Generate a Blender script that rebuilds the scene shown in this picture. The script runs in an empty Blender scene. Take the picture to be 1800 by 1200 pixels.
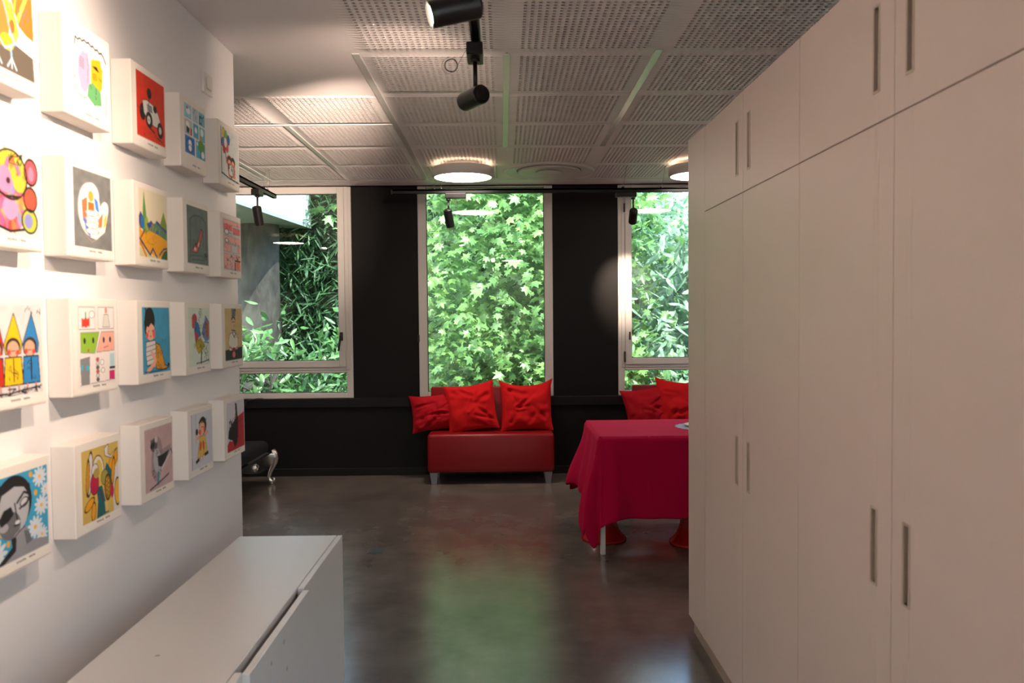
import bpy, bmesh, math, random
import numpy as np
from mathutils import Vector, Matrix, noise as mnoise

S = bpy.context.scene
COL = S.collection
PI = math.pi
random.seed(7)
RNG = np.random.default_rng(11)

# ------------------------------------------------------------------ camera, world, sun, exposure
cam_d = bpy.data.cameras.new('camera')
cam = bpy.data.objects.new('camera', cam_d)
COL.objects.link(cam)
cam_d.sensor_width = 36.0
cam_d.lens = 28.0
cam_d.clip_start = 0.02
cam_d.clip_end = 400
_r = Vector((0.99989432, -0.01142139, -0.00899454))
_u = Vector((0.00937326, 0.03355034, 0.99939307))
_b = Vector((-0.01111269, -0.99937177, 0.03365385))
cam.matrix_world = Matrix(((_r.x, _u.x, _b.x, 0.0), (_r.y, _u.y, _b.y, 0.0), (_r.z, _u.z, _b.z, 1.5), (0, 0, 0, 1)))
cam_d.dof.use_dof = True
cam_d.dof.focus_distance = 7.2
cam_d.dof.aperture_fstop = 5.0
S.camera = cam

S.view_settings.view_transform = 'Standard'
S.view_settings.look = 'None'
S.view_settings.gamma = 1.0
S.view_settings.use_curve_mapping = False
S.view_settings.exposure = 1.0
S.cycles.use_denoising = True
S.cycles.max_bounces = 10
S.cycles.transparent_max_bounces = 16
S.cycles.sample_clamp_indirect = 6.0

SKY_STRENGTH = 1.15
SUN_ENERGY = 6.5
world = bpy.data.worlds.new('world')
S.world = world
world.use_nodes = True
wn = world.node_tree.nodes
wl = world.node_tree.links
wn.clear()
w_out = wn.new('ShaderNodeOutputWorld')
w_bg = wn.new('ShaderNodeBackground')
w_sky = wn.new('ShaderNodeTexSky')
w_sky.sky_type = 'NISHITA'
w_sky.sun_disc = False
w_sky.sun_elevation = math.radians(52)
w_sky.sun_rotation = math.radians(200)
w_sky.air_density = 1.0
w_sky.dust_density = 2.0
w_bg.inputs['Strength'].default_value = SKY_STRENGTH
wl.new(w_sky.outputs[0], w_bg.inputs[0])
wl.new(w_bg.outputs[0], w_out.inputs[0])

sun_d = bpy.data.lights.new('sun', 'SUN')
sun_d.energy = SUN_ENERGY
sun_d.angle = math.radians(0.6)
sun_d.color = (1.0, 0.96, 0.88)
sun = bpy.data.objects.new('sun', sun_d)
COL.objects.link(sun)
sun.rotation_euler = Vector((-0.50, 0.55, -0.95)).to_track_quat('-Z', 'Y').to_euler()

# ------------------------------------------------------------------ helpers
def tag(o, label=None, cat=None, group=None, kind=None):
    if label: o['label'] = label
    if cat: o['category'] = cat
    if group: o['group'] = group
    if kind: o['kind'] = kind
    return o

def mesh_obj(name, me, mat, parent=None, loc=None):
    o = bpy.data.objects.new(name, me)
    COL.objects.link(o)
    if mat is not None and len(me.materials) == 0:
        for m in (mat if isinstance(mat, (list, tuple)) else [mat]):
            me.materials.append(m)
    if parent is not None: o.parent = parent
    if loc is not None: o.location = loc
    return o

def empty(name, loc=(0, 0, 0), rz=0.0):
    o = bpy.data.objects.new(name, None)
    o.empty_display_size = 0.1
    COL.objects.link(o)
    o.location = loc
    o.rotation_euler = (0, 0, rz)
    return o

class MB:
    """collects shapes, builds ONE mesh object"""
    def __init__(self): self.bm = bmesh.new()
    def box(self, x0, x1, y0, y1, z0, z1, bev=0.0, seg=2, mat=0):
        r = bmesh.ops.create_cube(self.bm, size=1.0)
        vs = r['verts']
        for v in vs:
            v.co = Vector(((x0 + x1) / 2 + v.co.x * (x1 - x0), (y0 + y1) / 2 + v.co.y * (y1 - y0), (z0 + z1) / 2 + v.co.z * (z1 - z0)))
        fs = set(f for v in vs for f in v.link_faces)
        if mat:
            for f in fs: f.material_index = mat
        if bev > 0:
            es = list(set(e for v in vs for e in v.link_edges))
            bmesh.ops.bevel(self.bm, geom=es, offset=bev, segments=seg, profile=0.5, affect='EDGES', clamp_overlap=True)
        return self
    def hexa(self, pts, bev=0.0, seg=1):
        vs = [self.bm.verts.new(p) for p in pts]   # 0-3 bottom ring, 4-7 top ring
        for f in ((3, 2, 1, 0), (4, 5, 6, 7), (0, 1, 5, 4), (1, 2, 6, 5), (2, 3, 7, 6), (3, 0, 4, 7)):
            self.bm.faces.new([vs[i] for i in f])
        if bev > 0:
            es = list(set(e for v in vs for e in v.link_edges))
            bmesh.ops.bevel(self.bm, geom=es, offset=bev, segments=seg, profile=0.5, affect='EDGES')
        return self
    def prism(self, pts, z0, z1):
        a = [self.bm.verts.new((p[0], p[1], z0)) for p in pts]
        b = [self.bm.verts.new((p[0], p[1], z1)) for p in pts]
        n = len(pts)
        self.bm.faces.new(a[::-1]); self.bm.faces.new(b)
        for i in range(n): self.bm.faces.new((a[i], a[(i + 1) % n], b[(i + 1) % n], b[i]))
        return self
    def cyl(self, p0, p1, r0, r1=None, n=24, caps=True):
        r1 = r0 if r1 is None else r1
        p0 = Vector(p0); p1 = Vector(p1)
        d = (p1 - p0).normalized()
        q = d.to_track_quat('Z', 'Y')
        A = []; B = []
        for i in range(n):
            a = 2 * PI * i / n
            o = q @ Vector((math.cos(a), math.sin(a), 0))
            A.append(self.bm.verts.new(p0 + o * r0)); B.append(self.bm.verts.new(p1 + o * r1))
        for i in range(n):
            f = self.bm.faces.new((A[i], A[(i + 1) % n], B[(i + 1) % n], B[i])); f.smooth = True
        if caps:
            self.bm.faces.new(A[::-1]); self.bm.faces.new(B)
        return self
    def lathe(self, prof, cx=0, cy=0, n=48, close=True):
        rings = []
        for (r, z) in prof:
            if r < 1e-5: rings.append([self.bm.verts.new((cx, cy, z))])
            else: rings.append([self.bm.verts.new((cx + r * math.cos(2 * PI * i / n), cy + r * math.sin(2 * PI * i / n), z)) for i in range(n)])
        for a, b in zip(rings[:-1], rings[1:]):
            for i in range(n):
                j = (i + 1) % n
                if len(a) == 1 and len(b) == 1: continue
                if len(a) == 1: f = self.bm.faces.new((a[0], b[i], b[j]))
                elif len(b) == 1: f = self.bm.faces.new((a[i], a[j], b[0]))
                else: f = self.bm.faces.new((a[i], a[j], b[j], b[i]))
                f.smooth = True
        return self
    def tube(self, pts, r, n=8, closed=False):
        pts = [Vector(p) for p in pts]
        rs = r if isinstance(r, (list, tuple)) else [r] * len(pts)
        rings = []
        m = len(pts)
        prev = None
        for k in range(m):
            if closed: d = (pts[(k + 1) % m] - pts[k - 1]).normalized()
            else: d = (pts[min(k + 1, m - 1)] - pts[max(k - 1, 0)]).normalized()
            if prev is None:
                prev = d.orthogonal().normalized()
            s = (prev - d * prev.dot(d))
            s = s.normalized() if s.length > 1e-6 else d.orthogonal().normalized()
            prev = s
            t = d.cross(s)
            rings.append([self.bm.verts.new(pts[k] + (s * math.cos(2 * PI * i / n) + t * math.sin(2 * PI * i / n)) * rs[k]) for i in range(n)])
        rng = range(m if closed else m - 1)
        for k in rng:
            a = rings[k]; b = rings[(k + 1) % m]
            for i in range(n):
                f = self.bm.faces.new((a[i], a[(i + 1) % n], b[(i + 1) % n], b[i])); f.smooth = True
        if not closed:
            self.bm.faces.new(rings[0][::-1]); self.bm.faces.new(rings[-1])
        return self
    def build(self, name, mat, parent=None, smooth=False, loc=None):
        bmesh.ops.recalc_face_normals(self.bm, faces=self.bm.faces[:])
        me = bpy.data.meshes.new(name)
        self.bm.to_mesh(me); self.bm.free()
        if smooth:
            me.polygons.foreach_set('use_smooth', [True] * len(me.polygons))
        return mesh_obj(name, me, mat, parent, loc)

def np_mesh(name, verts, faces, smooth=False):
    """verts (n,3); faces (m,k) all k-gons"""
    me = bpy.data.meshes.new(name)
    verts = np.asarray(verts, dtype=np.float32); faces = np.asarray(faces, dtype=np.int32)
    me.vertices.add(len(verts)); me.vertices.foreach_set('co', verts.ravel())
    k = faces.shape[1]
    me.loops.add(faces.size); me.loops.foreach_set('vertex_index', faces.ravel())
    me.polygons.add(len(faces))
    me.polygons.foreach_set('loop_start', np.arange(0, faces.size, k, dtype=np.int32))
    me.polygons.foreach_set('loop_total', np.full(len(faces), k, dtype=np.int32))
    if smooth: me.polygons.foreach_set('use_smooth', np.ones(len(faces), dtype=bool))
    me.update(calc_edges=True)
    return me

def srgb(r, g, b):
    f = lambda c: (c / 255.0 / 12.92) if c / 255.0 <= 0.04045 else ((c / 255.0 + 0.055) / 1.055) ** 2.4
    return (f(r), f(g), f(b))

def pmat(name, col, rough=0.5, metal=0.0, spec=0.5, var=0.0, scale=8.0, bump=0.0, bscale=60.0, coat=0.0, sheen=0.0):
    m = bpy.data.materials.new(name); m.use_nodes = True
    nt = m.node_tree; p = nt.nodes['Principled BSDF']
    p.inputs['Base Color'].default_value = (*col, 1)
    p.inputs['Roughness'].default_value = rough
    p.inputs['Metallic'].default_value = metal
    p.inputs['Specular IOR Level'].default_value = spec
    p.inputs['Coat Weight'].default_value = coat
    p.inputs['Sheen Weight'].default_value = sheen
    tc = nt.nodes.new('ShaderNodeTexCoord')
    if var > 0:
        n = nt.nodes.new('ShaderNodeTexNoise'); n.inputs['Scale'].default_value = scale; n.inputs['Detail'].default_value = 5
        nt.links.new(tc.outputs['Object'], n.inputs['Vector'])
        r = nt.nodes.new('ShaderNodeMix'); r.data_type = 'RGBA'
        r.inputs[6].default_value = (*[c * (1 - var) for c in col], 1)
        r.inputs[7].default_value = (*[min(1, c * (1 + var)) for c in col], 1)
        nt.links.new(n.outputs[0], r.inputs[0]); nt.links.new(r.outputs[2], p.inputs['Base Color'])
    if bump > 0:
        n2 = nt.nodes.new('ShaderNodeTexNoise'); n2.inputs['Scale'].default_value = bscale; n2.inputs['Detail'].default_value = 3
        nt.links.new(tc.outputs['Object'], n2.inputs['Vector'])
        b = nt.nodes.new('ShaderNodeBump'); b.inputs['Strength'].default_value = bump; b.inputs['Distance'].default_value = 0.004
        nt.links.new(n2.outputs[0], b.inputs['Height']); nt.links.new(b.outputs[0], p.inputs['Normal'])
    return m

def emat(name, col, strength):
    m = bpy.data.materials.new(name); m.use_nodes = True
    nt = m.node_tree; nt.nodes.clear()
    o = nt.nodes.new('ShaderNodeOutputMaterial'); e = nt.nodes.new('ShaderNodeEmission')
    e.inputs[0].default_value = (*col, 1); e.inputs[1].default_value = strength
    nt.links.new(e.outputs[0], o.inputs[0])
    return m

# ------------------------------------------------------------------ materials
WARM = (1.0, 0.72, 0.42)
M = {}
M['wall'] = pmat('white wall paint', (0.82, 0.80, 0.81), 0.6, var=0.015, scale=3, bump=0.05, bscale=180)
M['cabinet'] = pmat('off white laminate', (0.80, 0.695, 0.645), 0.42, spec=0.4, var=0.02, scale=2.0, bump=0.02, bscale=300)
M['cab_side'] = pmat('laminate with painted shade', (0.42, 0.35, 0.29), 0.6, var=0.02)  # laminate darkened to paint the shade of the plinth recess
M['slot'] = pmat('painted slot shade', (0.20, 0.155, 0.12), 0.7, var=0.05)  # darker tone paints the shade inside the pull recess
M['pull'] = pmat('beige pull trim', (0.62, 0.54, 0.45), 0.4, var=0.02)
M['ceil'] = pmat('ceiling plaster', (0.87, 0.81, 0.83), 0.5, spec=0.4, var=0.015, scale=4)
M['fleece'] = pmat('acoustic fleece', (0.70, 0.62, 0.60), 0.9, var=0.05, scale=30)
M['trimgloss'] = pmat('glossy ceiling trim', (0.70, 0.70, 0.68), 0.22, spec=0.8, var=0.01)
M['joint'] = pmat('dark joint', (0.20, 0.20, 0.20), 0.8, var=0.05)
M['alu'] = pmat('window frame paint', (0.56, 0.54, 0.52), 0.38, spec=0.5, var=0.02, scale=5)
M['gasket'] = pmat('black gasket', (0.015, 0.018, 0.02), 0.5, var=0.05)
M['trackblack'] = pmat('black track metal', (0.004, 0.004, 0.004), 0.30, spec=0.35, var=0.05)
M['spotblack'] = pmat('black lamp housing', (0.005, 0.005, 0.005), 0.35, spec=0.4, var=0.05)
M['lampwhite'] = pmat('white lamp housing', (0.70, 0.68, 0.66), 0.45, var=0.02)
M['canvas'] = pmat('white canvas', (0.80, 0.74, 0.69), 0.7, var=0.02, scale=10, bump=0.08, bscale=500)
M['sideboard'] = pmat('white laminate', (0.72, 0.70, 0.68), 0.35, spec=0.5, var=0.02, scale=3)
M['sofa'] = pmat('red leatherette', (0.21, 0.004, 0.008), 0.34, spec=0.32, var=0.06, scale=12, bump=0.15, bscale=350)
M['legmetal'] = pmat('brushed aluminium', (0.30, 0.33, 0.38), 0.38, metal=0.7, var=0.03)
M['whitemetal'] = pmat('white metal leg', (0.75, 0.75, 0.76), 0.35, var=0.02)
M['stoolred'] = pmat('red plastic', (0.42, 0.008, 0.010), 0.25, spec=0.5, var=0.03)
M['silver'] = pmat('silver leaf', (0.78, 0.78, 0.76), 0.22, metal=1.0, var=0.12, scale=40, bump=0.3, bscale=90)
M['velvet'] = pmat('black velvet', (0.008, 0.009, 0.011), 0.95, spec=0.1, sheen=0.03, var=0.2, scale=20)
M['plastic'] = pmat('white plastic', (0.72, 0.70, 0.68), 0.4, var=0.01)
M['cable'] = pmat('black cable', (0.02, 0.02, 0.025), 0.4, var=0.05)
M['steelcable'] = pmat('steel wire', (0.45, 0.43, 0.40), 0.35, metal=0.8, var=0.05)
M['darkcable'] = pmat('dark grey cable', (0.10, 0.085, 0.08), 0.45, var=0.05)
M['blackbase'] = pmat('black skirting', (0.005, 0.005, 0.0055), 0.5, spec=0.3, var=0.1, scale=10)
M['soilground'] = pmat('leaf litter', (0.07, 0.075, 0.035), 0.95, var=0.5, scale=3, bump=0.5, bscale=20)
M['brass'] = pmat('reflector inside', (0.5, 0.4, 0.28), 0.3, metal=0.6, var=0.05)
M['lamp'] = emat('lit opal diffuser', (1.0, 0.82, 0.70), 14.0)
M['halo'] = emat('uplight strip', (1.0, 0.70, 0.42), 5.0)
M['spotlens'] = emat('lit spot lens', (1.0, 0.82, 0.60), 40.0)

def stain(m, scale, thr, gate, col):
    nt = m.node_tree; p = nt.nodes['Principled BSDF']; L = nt.links
    base = p.inputs['Base Color'].links[0].from_socket
    tc = nt.nodes.new('ShaderNodeTexCoord'); v = nt.nodes.new('ShaderNodeTexVoronoi'); v.inputs['Scale'].default_value = scale
    n = nt.nodes.new('ShaderNodeTexNoise'); n.inputs['Scale'].default_value = 2.4
    a = nt.nodes.new('ShaderNodeMath'); a.operation = 'LESS_THAN'; a.inputs[1].default_value = thr
    g = nt.nodes.new('ShaderNodeMath'); g.operation = 'GREATER_THAN'; g.inputs[1].default_value = gate
    mu = nt.nodes.new('ShaderNodeMath'); mu.operation = 'MULTIPLY'; mx = nt.nodes.new('ShaderNodeMix'); mx.data_type = 'RGBA'
    mx.inputs[7].default_value = (*col, 1)
    L.new(tc.outputs['Object'], v.inputs['Vector']); L.new(tc.outputs['Object'], n.inputs['Vector'])
    L.new(v.outputs['Distance'], a.inputs[0]); L.new(n.outputs[0], g.inputs[0]); L.new(a.outputs[0], mu.inputs[0]); L.new(g.outputs[0], mu.inputs[1])
    L.new(mu.outputs[0], mx.inputs[0]); L.new(base, mx.inputs[6]); L.new(mx.outputs[2], p.inputs['Base Color'])
stain(M['sideboard'], 8.0, 0.055, 0.50, (0.42, 0.33, 0.28))

def cloth_mat(name, col, rough=0.85, weave=900.0, var=0.08):
    m = pmat(name, col, rough, spec=0.12, var=var, scale=6, sheen=0.0)
    nt = m.node_tree; p = nt.nodes['Principled BSDF']
    tc = nt.nodes.new('ShaderNodeTexCoord')
    n = nt.nodes.new('ShaderNodeTexNoise'); n.inputs['Scale'].default_value = weave; n.inputs['Detail'].default_value = 2
    n3 = nt.nodes.new('ShaderNodeTexNoise'); n3.inputs['Scale'].default_value = 6.0; n3.inputs['Detail'].default_value = 3
    n3.inputs['Distortion'].default_value = 0.6
    nt.links.new(tc.outputs['Object'], n.inputs['Vector']); nt.links.new(tc.outputs['Object'], n3.inputs['Vector'])
    b = nt.nodes.new('ShaderNodeBump'); b.inputs['Strength'].default_value = 0.12; b.inputs['Distance'].default_value = 0.002
    b2 = nt.nodes.new('ShaderNodeBump'); b2.inputs['Strength'].default_value = 0.12; b2.inputs['Distance'].default_value = 0.02
    nt.links.new(n.outputs[0], b.inputs['Height']); nt.links.new(n3.outputs[0], b2.inputs['Height'])
    nt.links.new(b.outputs[0], b2.inputs['Normal']); nt.links.new(b2.outputs[0], p.inputs['Normal'])
    return m
M['tablecloth'] = cloth_mat('crimson tablecloth', (0.50, 0.003, 0.055))
M['cushion'] = cloth_mat('red linen', (0.48, 0.008, 0.011))
M['cushion_dark'] = cloth_mat('deep red linen', (0.36, 0.006, 0.014))

def black_wall():
    m = pmat('black wall paint', (0.0042, 0.0041, 0.0043), 0.6, spec=0.22, var=0.1, scale=3, bump=0.12, bscale=120)
    nt = m.node_tree; p = nt.nodes['Principled BSDF']
    mix0 = p.inputs['Base Color'].links[0].from_socket
    tc = nt.nodes.new('ShaderNodeTexCoord')
    v = nt.nodes.new('ShaderNodeTexVoronoi'); v.inputs['Scale'].default_value = 3.0
    nt.links.new(tc.outputs['Object'], v.inputs['Vector'])
    lt = nt.nodes.new('ShaderNodeMath'); lt.operation = 'LESS_THAN'; lt.inputs[1].default_value = 0.022
    nt.links.new(v.outputs['Distance'], lt.inputs[0])
    mx = nt.nodes.new('ShaderNodeMix'); mx.data_type = 'RGBA'
    mx.inputs[7].default_value = (0.35, 0.35, 0.35, 1)
    nt.links.new(lt.outputs[0], mx.inputs[0]); nt.links.new(mix0, mx.inputs[6]); nt.links.new(mx.outputs[2], p.inputs['Base Color'])
    return m
M['blackwall'] = black_wall()

def floor_mat():
    m = bpy.data.materials.new('polished concrete'); m.use_nodes = True
    nt = m.node_tree; p = nt.nodes['Principled BSDF']; L = nt.links
    tc = nt.nodes.new('ShaderNodeTexCoord')
    def nz(scale, det=6, dist=0.0, rough=0.55):
        n = nt.nodes.new('ShaderNodeTexNoise'); n.inputs['Scale'].default_value = scale; n.inputs['Detail'].default_value = det
        n.inputs['Distortion'].default_value = dist; n.inputs['Roughness'].default_value = rough
        L.new(tc.outputs['Object'], n.inputs['Vector']); return n
    n1 = nz(1.1, 6, 0.0, 0.6); n2 = nz(4.5, 5, 0.0, 0.6); n3 = nz(26, 4)
    r = nt.nodes.new('ShaderNodeValToRGB')
    r.color_ramp.elements[0].position = 0.27; r.color_ramp.elements[0].color = (0.078, 0.066, 0.059, 1)
    r.color_ramp.elements[1].position = 0.72; r.color_ramp.elements[1].color = (0.190, 0.168, 0.150, 1)
    a = nt.nodes.new('ShaderNodeMath'); a.operation = 'MULTIPLY_ADD'; a.inputs[1].default_value = 0.55
    L.new(n2.outputs[0], a.inputs[0])
    h = nt.nodes.new('ShaderNodeMath'); h.operation = 'MULTIPLY'; h.inputs[1].default_value = 0.45
    L.new(n1.outputs[0], h.inputs[0]); L.new(h.outputs[0], a.inputs[2])
    L.new(a.outputs[0], r.inputs[0])
    # small dark flecks and pale scuffs
    v = nt.nodes.new('ShaderNodeTexVoronoi'); v.inputs['Scale'].default_value = 7.0
    L.new(tc.outputs['Object'], v.inputs['Vector'])
    lt = nt.nodes.new('ShaderNodeMath'); lt.operation = 'LESS_THAN'; lt.inputs[1].default_value = 0.05; L.new(v.outputs['Distance'], lt.inputs[0])
    n4 = nz(2.0); gt = nt.nodes.new('ShaderNodeMath'); gt.operation = 'GREATER_THAN'; gt.inputs[1].default_value = 0.54; L.new(n4.outputs[0], gt.inputs[0])
    mu = nt.nodes.new('ShaderNodeMath'); mu.operation = 'MULTIPLY'; L.new(lt.outputs[0], mu.inputs[0]); L.new(gt.outputs[0], mu.inputs[1])
    mx = nt.nodes.new('ShaderNodeMix'); mx.data_type = 'RGBA'; mx.inputs[7].default_value = (0.03, 0.025, 0.02, 1)
    L.new(mu.outputs[0], mx.inputs[0]); L.new(r.outputs[0], mx.inputs[6]); L.new(mx.outputs[2], p.inputs['Base Color'])
    mr = nt.nodes.new('ShaderNodeMapRange'); mr.inputs[1].default_value = 0.3; mr.inputs[2].default_value = 0.7
    mr.inputs[3].default_value = 0.20; mr.inputs[4].default_value = 0.22
    L.new(n2.outputs[0], mr.inputs[0]); L.new(mr.outputs[0], p.inputs['Roughness'])
    p.inputs['Specular IOR Level'].default_value = 0.85
    b = nt.nodes.new('ShaderNodeBump'); b.inputs['Strength'].default_value = 0.03; b.inputs['Distance'].default_value = 0.01
    b.inputs['Strength'].default_value = 0.012
    L.new(n3.outputs[0], b.inputs['Height']); L.new(b.outputs[0], p.inputs['Normal'])
    return m
M['floor'] = floor_mat()

def glass_mat():
    m = bpy.data.materials.new('window glass'); m.use_nodes = True
    nt = m.node_tree; nt.nodes.clear(); L = nt.links
    o = nt.nodes.new('ShaderNodeOutputMaterial'); t = nt.nodes.new('ShaderNodeBsdfTransparent')
    g = nt.nodes.new('ShaderNodeBsdfGlossy'); mx = nt.nodes.new('ShaderNodeMixShader'); f = nt.nodes.new('ShaderNodeFresnel')
    d = nt.nodes.new('ShaderNodeBsdfDiffuse'); m2 = nt.nodes.new('ShaderNodeMixShader')
    tc = nt.nodes.new('ShaderNodeTexCoord'); n = nt.nodes.new('ShaderNodeTexNoise'); n.inputs['Scale'].default_value = 1.3; n.inputs['Detail'].default_value = 4
    mr = nt.nodes.new('ShaderNodeMapRange'); mr.inputs[1].default_value = 0.4; mr.inputs[2].default_value = 0.75; mr.inputs[3].default_value = 0.0; mr.inputs[4].default_value = 0.06
    L.new(tc.outputs['Object'], n.inputs['Vector']); L.new(n.outputs[0], mr.inputs[0])
    t.inputs[0].default_value = (0.93, 0.975, 0.955, 1)
    d.inputs[0].default_value = (0.6, 0.65, 0.65, 1)
    g.inputs['Roughness'].default_value = 0.0
    f.inputs[0].default_value = 1.5
    L.new(f.outputs[0], mx.inputs[0]); L.new(m2.outputs[0], mx.inputs[1]); L.new(g.outputs[0], mx.inputs[2])
    L.new(mr.outputs[0], m2.inputs[0]); L.new(t.outputs[0], m2.inputs[1]); L.new(d.outputs[0], m2.inputs[2])
    L.new(mx.outputs[0], o.inputs[0])
    return m
M['glass'] = glass_mat()

def attr_mat(name, rough=0.6, spec=0.3):
    m = bpy.data.materials.new(name); m.use_nodes = True
    nt = m.node_tree; p = nt.nodes['Principled BSDF']
    a = nt.nodes.new('ShaderNodeAttribute'); a.attribute_name = 'ink'
    nt.links.new(a.outputs['Color'], p.inputs['Base Color'])
    p.inputs['Roughness'].default_value = rough; p.inputs['Specular IOR Level'].default_value = spec
    return m
M['print'] = attr_mat('printed paper')

def leaf_mat(name, dark, light, trans=0.45, rough=0.45):
    m = bpy.data.materials.new(name); m.use_nodes = True
    nt = m.node_tree; nt.nodes.clear(); L = nt.links
    o = nt.nodes.new('ShaderNodeOutputMaterial'); p = nt.nodes.new('ShaderNodeBsdfPrincipled')
    t = nt.nodes.new('ShaderNodeBsdfTranslucent'); mx = nt.nodes.new('ShaderNodeMixShader')
    tc = nt.nodes.new('ShaderNodeNewGeometry'); n = nt.nodes.new('ShaderNodeTexNoise'); n.inputs['Scale'].default_value = 3.5; n.inputs['Detail'].default_value = 6
    n.inputs['Roughness'].default_value = 0.75
    L.new(tc.outputs['Position'], n.inputs['Vector'])
    r = nt.nodes.new('ShaderNodeValToRGB'); r.color_ramp.elements[0].position = 0.33; r.color_ramp.elements[1].position = 0.67
    r.color_ramp.elements[0].color = (*dark, 1); r.color_ramp.elements[1].color = (*light, 1)
    L.new(n.outputs[0], r.inputs[0]); L.new(r.outputs[0], p.inputs['Base Color']); L.new(r.outputs[0], t.inputs[0])
    p.inputs['Roughness'].default_value = rough
    mx.inputs[0].default_value = trans
    L.new(p.outputs[0], mx.inputs[1]); L.new(t.outputs[0], mx.inputs[2]); L.new(mx.outputs[0], o.inputs[0])
    return m
M['maple'] = leaf_mat('maple leaf', (0.055, 0.17, 0.06), (0.27, 0.47, 0.13), 0.45, 0.35)
M['bay'] = leaf_mat('narrow glossy leaf', (0.12, 0.25, 0.15), (0.34, 0.50, 0.32), 0.35, 0.3)
M['darkleaf'] = leaf_mat('dark evergreen leaf', (0.018, 0.060, 0.022), (0.05, 0.13, 0.04), 0.3)
M['midleaf'] = leaf_mat('mid green leaf', (0.06, 0.16, 0.05), (0.16, 0.32, 0.09), 0.4)
M['shrubleaf'] = leaf_mat('shrub leaf', (0.02, 0.085, 0.03), (0.12, 0.26, 0.07), 0.4, 0.3)

def bark_mat():
    m = bpy.data.materials.new('plane tree bark'); m.use_nodes = True
    nt = m.node_tree; p = nt.nodes['Principled BSDF']; L = nt.links
    tc = nt.nodes.new('ShaderNodeTexCoord'); mp = nt.nodes.new('ShaderNodeMapping'); mp.inputs['Scale'].default_value = (3, 3, 1.2)
    n = nt.nodes.new('ShaderNodeTexNoise'); n.inputs['Scale'].default_value = 2.2; n.inputs['Detail'].default_value = 8; n.inputs['Roughness'].default_value = 0.65
    L.new(tc.outputs['Object'], mp.inputs[0]); L.new(mp.outputs[0], n.inputs['Vector'])
    r = nt.nodes.new('ShaderNodeValToRGB'); r.color_ramp.elements[0].position = 0.35; r.color_ramp.elements[1].position = 0.62
    r.color_ramp.elements[0].color = (0.018, 0.015, 0.012, 1); r.color_ramp.elements[1].color = (0.060, 0.056, 0.045, 1)
    L.new(n.outputs[0], r.inputs[0]); L.new(r.outputs[0], p.inputs['Base Color']); p.inputs['Roughness'].default_value = 0.9
    b = nt.nodes.new('ShaderNodeBump'); b.inputs['Strength'].default_value = 0.8; b.inputs['Distance'].default_value = 0.04
    L.new(n.outputs[0], b.inputs['Height']); L.new(b.outputs[0], p.inputs['Normal'])
    return m
M['bark'] = bark_mat()
M['concrete'] = pmat('grey soffit concrete', (0.30, 0.33, 0.30), 0.8, var=0.12, scale=6)
M['render'] = pmat('white facade render', (0.85, 0.88, 0.90), 0.7, var=0.02)

# ------------------------------------------------------------------ room shell
CZ = 2.715
YW = 7.50
XMIN, XMAX, YMIN = -5.2, 5.2, -2.2

o = MB().box(XMIN, XMAX, YMIN, YW + 0.25, -0.15, 0.0).build('floor', M['floor']); tag(o, kind='structure')

# --- ceiling: slab with perforated gypsum panels hung under it
ceil = MB().box(XMIN, XMAX, YMIN, YW + 0.25, CZ + 0.022, CZ + 0.25).build('ceiling', M['joint']); tag(ceil, kind='structure')
PX, PY = 0.70, 0.69
GX0, GY0 = -2.77, 0.98

def perforated_mesh(gap):
    """panel with real square holes: face sheet, hole walls, fleece backing"""
    hx, hy = PX / 2 - gap, PY / 2 - gap
    n = 20; pitch = 0.0294; hole = 0.0130
    xs = [-hx]; ys = [-hy]
    for i in range(n):
        c = (i - (n - 1) / 2) * pitch
        xs += [c - hole / 2, c + hole / 2]; ys += [c - hole / 2, c + hole / 2]
    xs.append(hx); ys.append(hy)
    N = len(xs); T = 0.006
    V = np.array([(x, y, 0.0) for y in ys for x in xs] + [(x, y, T) for y in ys for x in xs])
    F = []; MI = []
    idx = lambda i, j, k: k * N * N + j * N + i
    for j in range(N - 1):
        for i in range(N - 1):
            ishole = (i % 2 == 1) and (j % 2 == 1)
            q = [idx(i, j, 0), idx(i, j + 1, 0), idx(i + 1, j + 1, 0), idx(i + 1, j, 0)]
            if not ishole: F.append(q); MI.append(0)
            else:
                a = [(i, j), (i + 1, j), (i + 1, j + 1), (i, j + 1)]
                for e in range(4):
                    p, r = a[e], a[(e + 1) % 4]
                    F.append([idx(*p, 0), idx(*r, 0), idx(*r, 1), idx(*p, 1)]); MI.append(0)
    V = V.tolist(); b = len(V)
    V += [(-hx, -hy, T), (hx, -hy, T), (hx, hy, T), (-hx, hy, T), (-hx, -hy, 0), (hx, -hy, 0), (hx, hy, 0), (-hx, hy, 0)]
    F.append([b, b + 3, b + 2, b + 1]); MI.append(1)
    for e in range(4):
        F.append([b + 4 + e, b + 4 + (e + 1) % 4, b + (e + 1) % 4, b + e]); MI.append(0)
    me = np_mesh('perforated_panel', V, F)
    me.polygons.foreach_set('material_index', np.array(MI, dtype=np.int32))
    me.materials.append(M['ceil']); me.materials.append(M['fleece'])
    return me
me_seamless = perforated_mesh(0.0)
me_jointed = perforated_mesh(0.0035)
plain_me = None
def plain_panel(x0, x1, y0, y1):
    MB().box(x0, x1, y0, y1, CZ, CZ + 0.011).build('plain_panel', M['ceil'], ceil)
NR = 9
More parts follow.
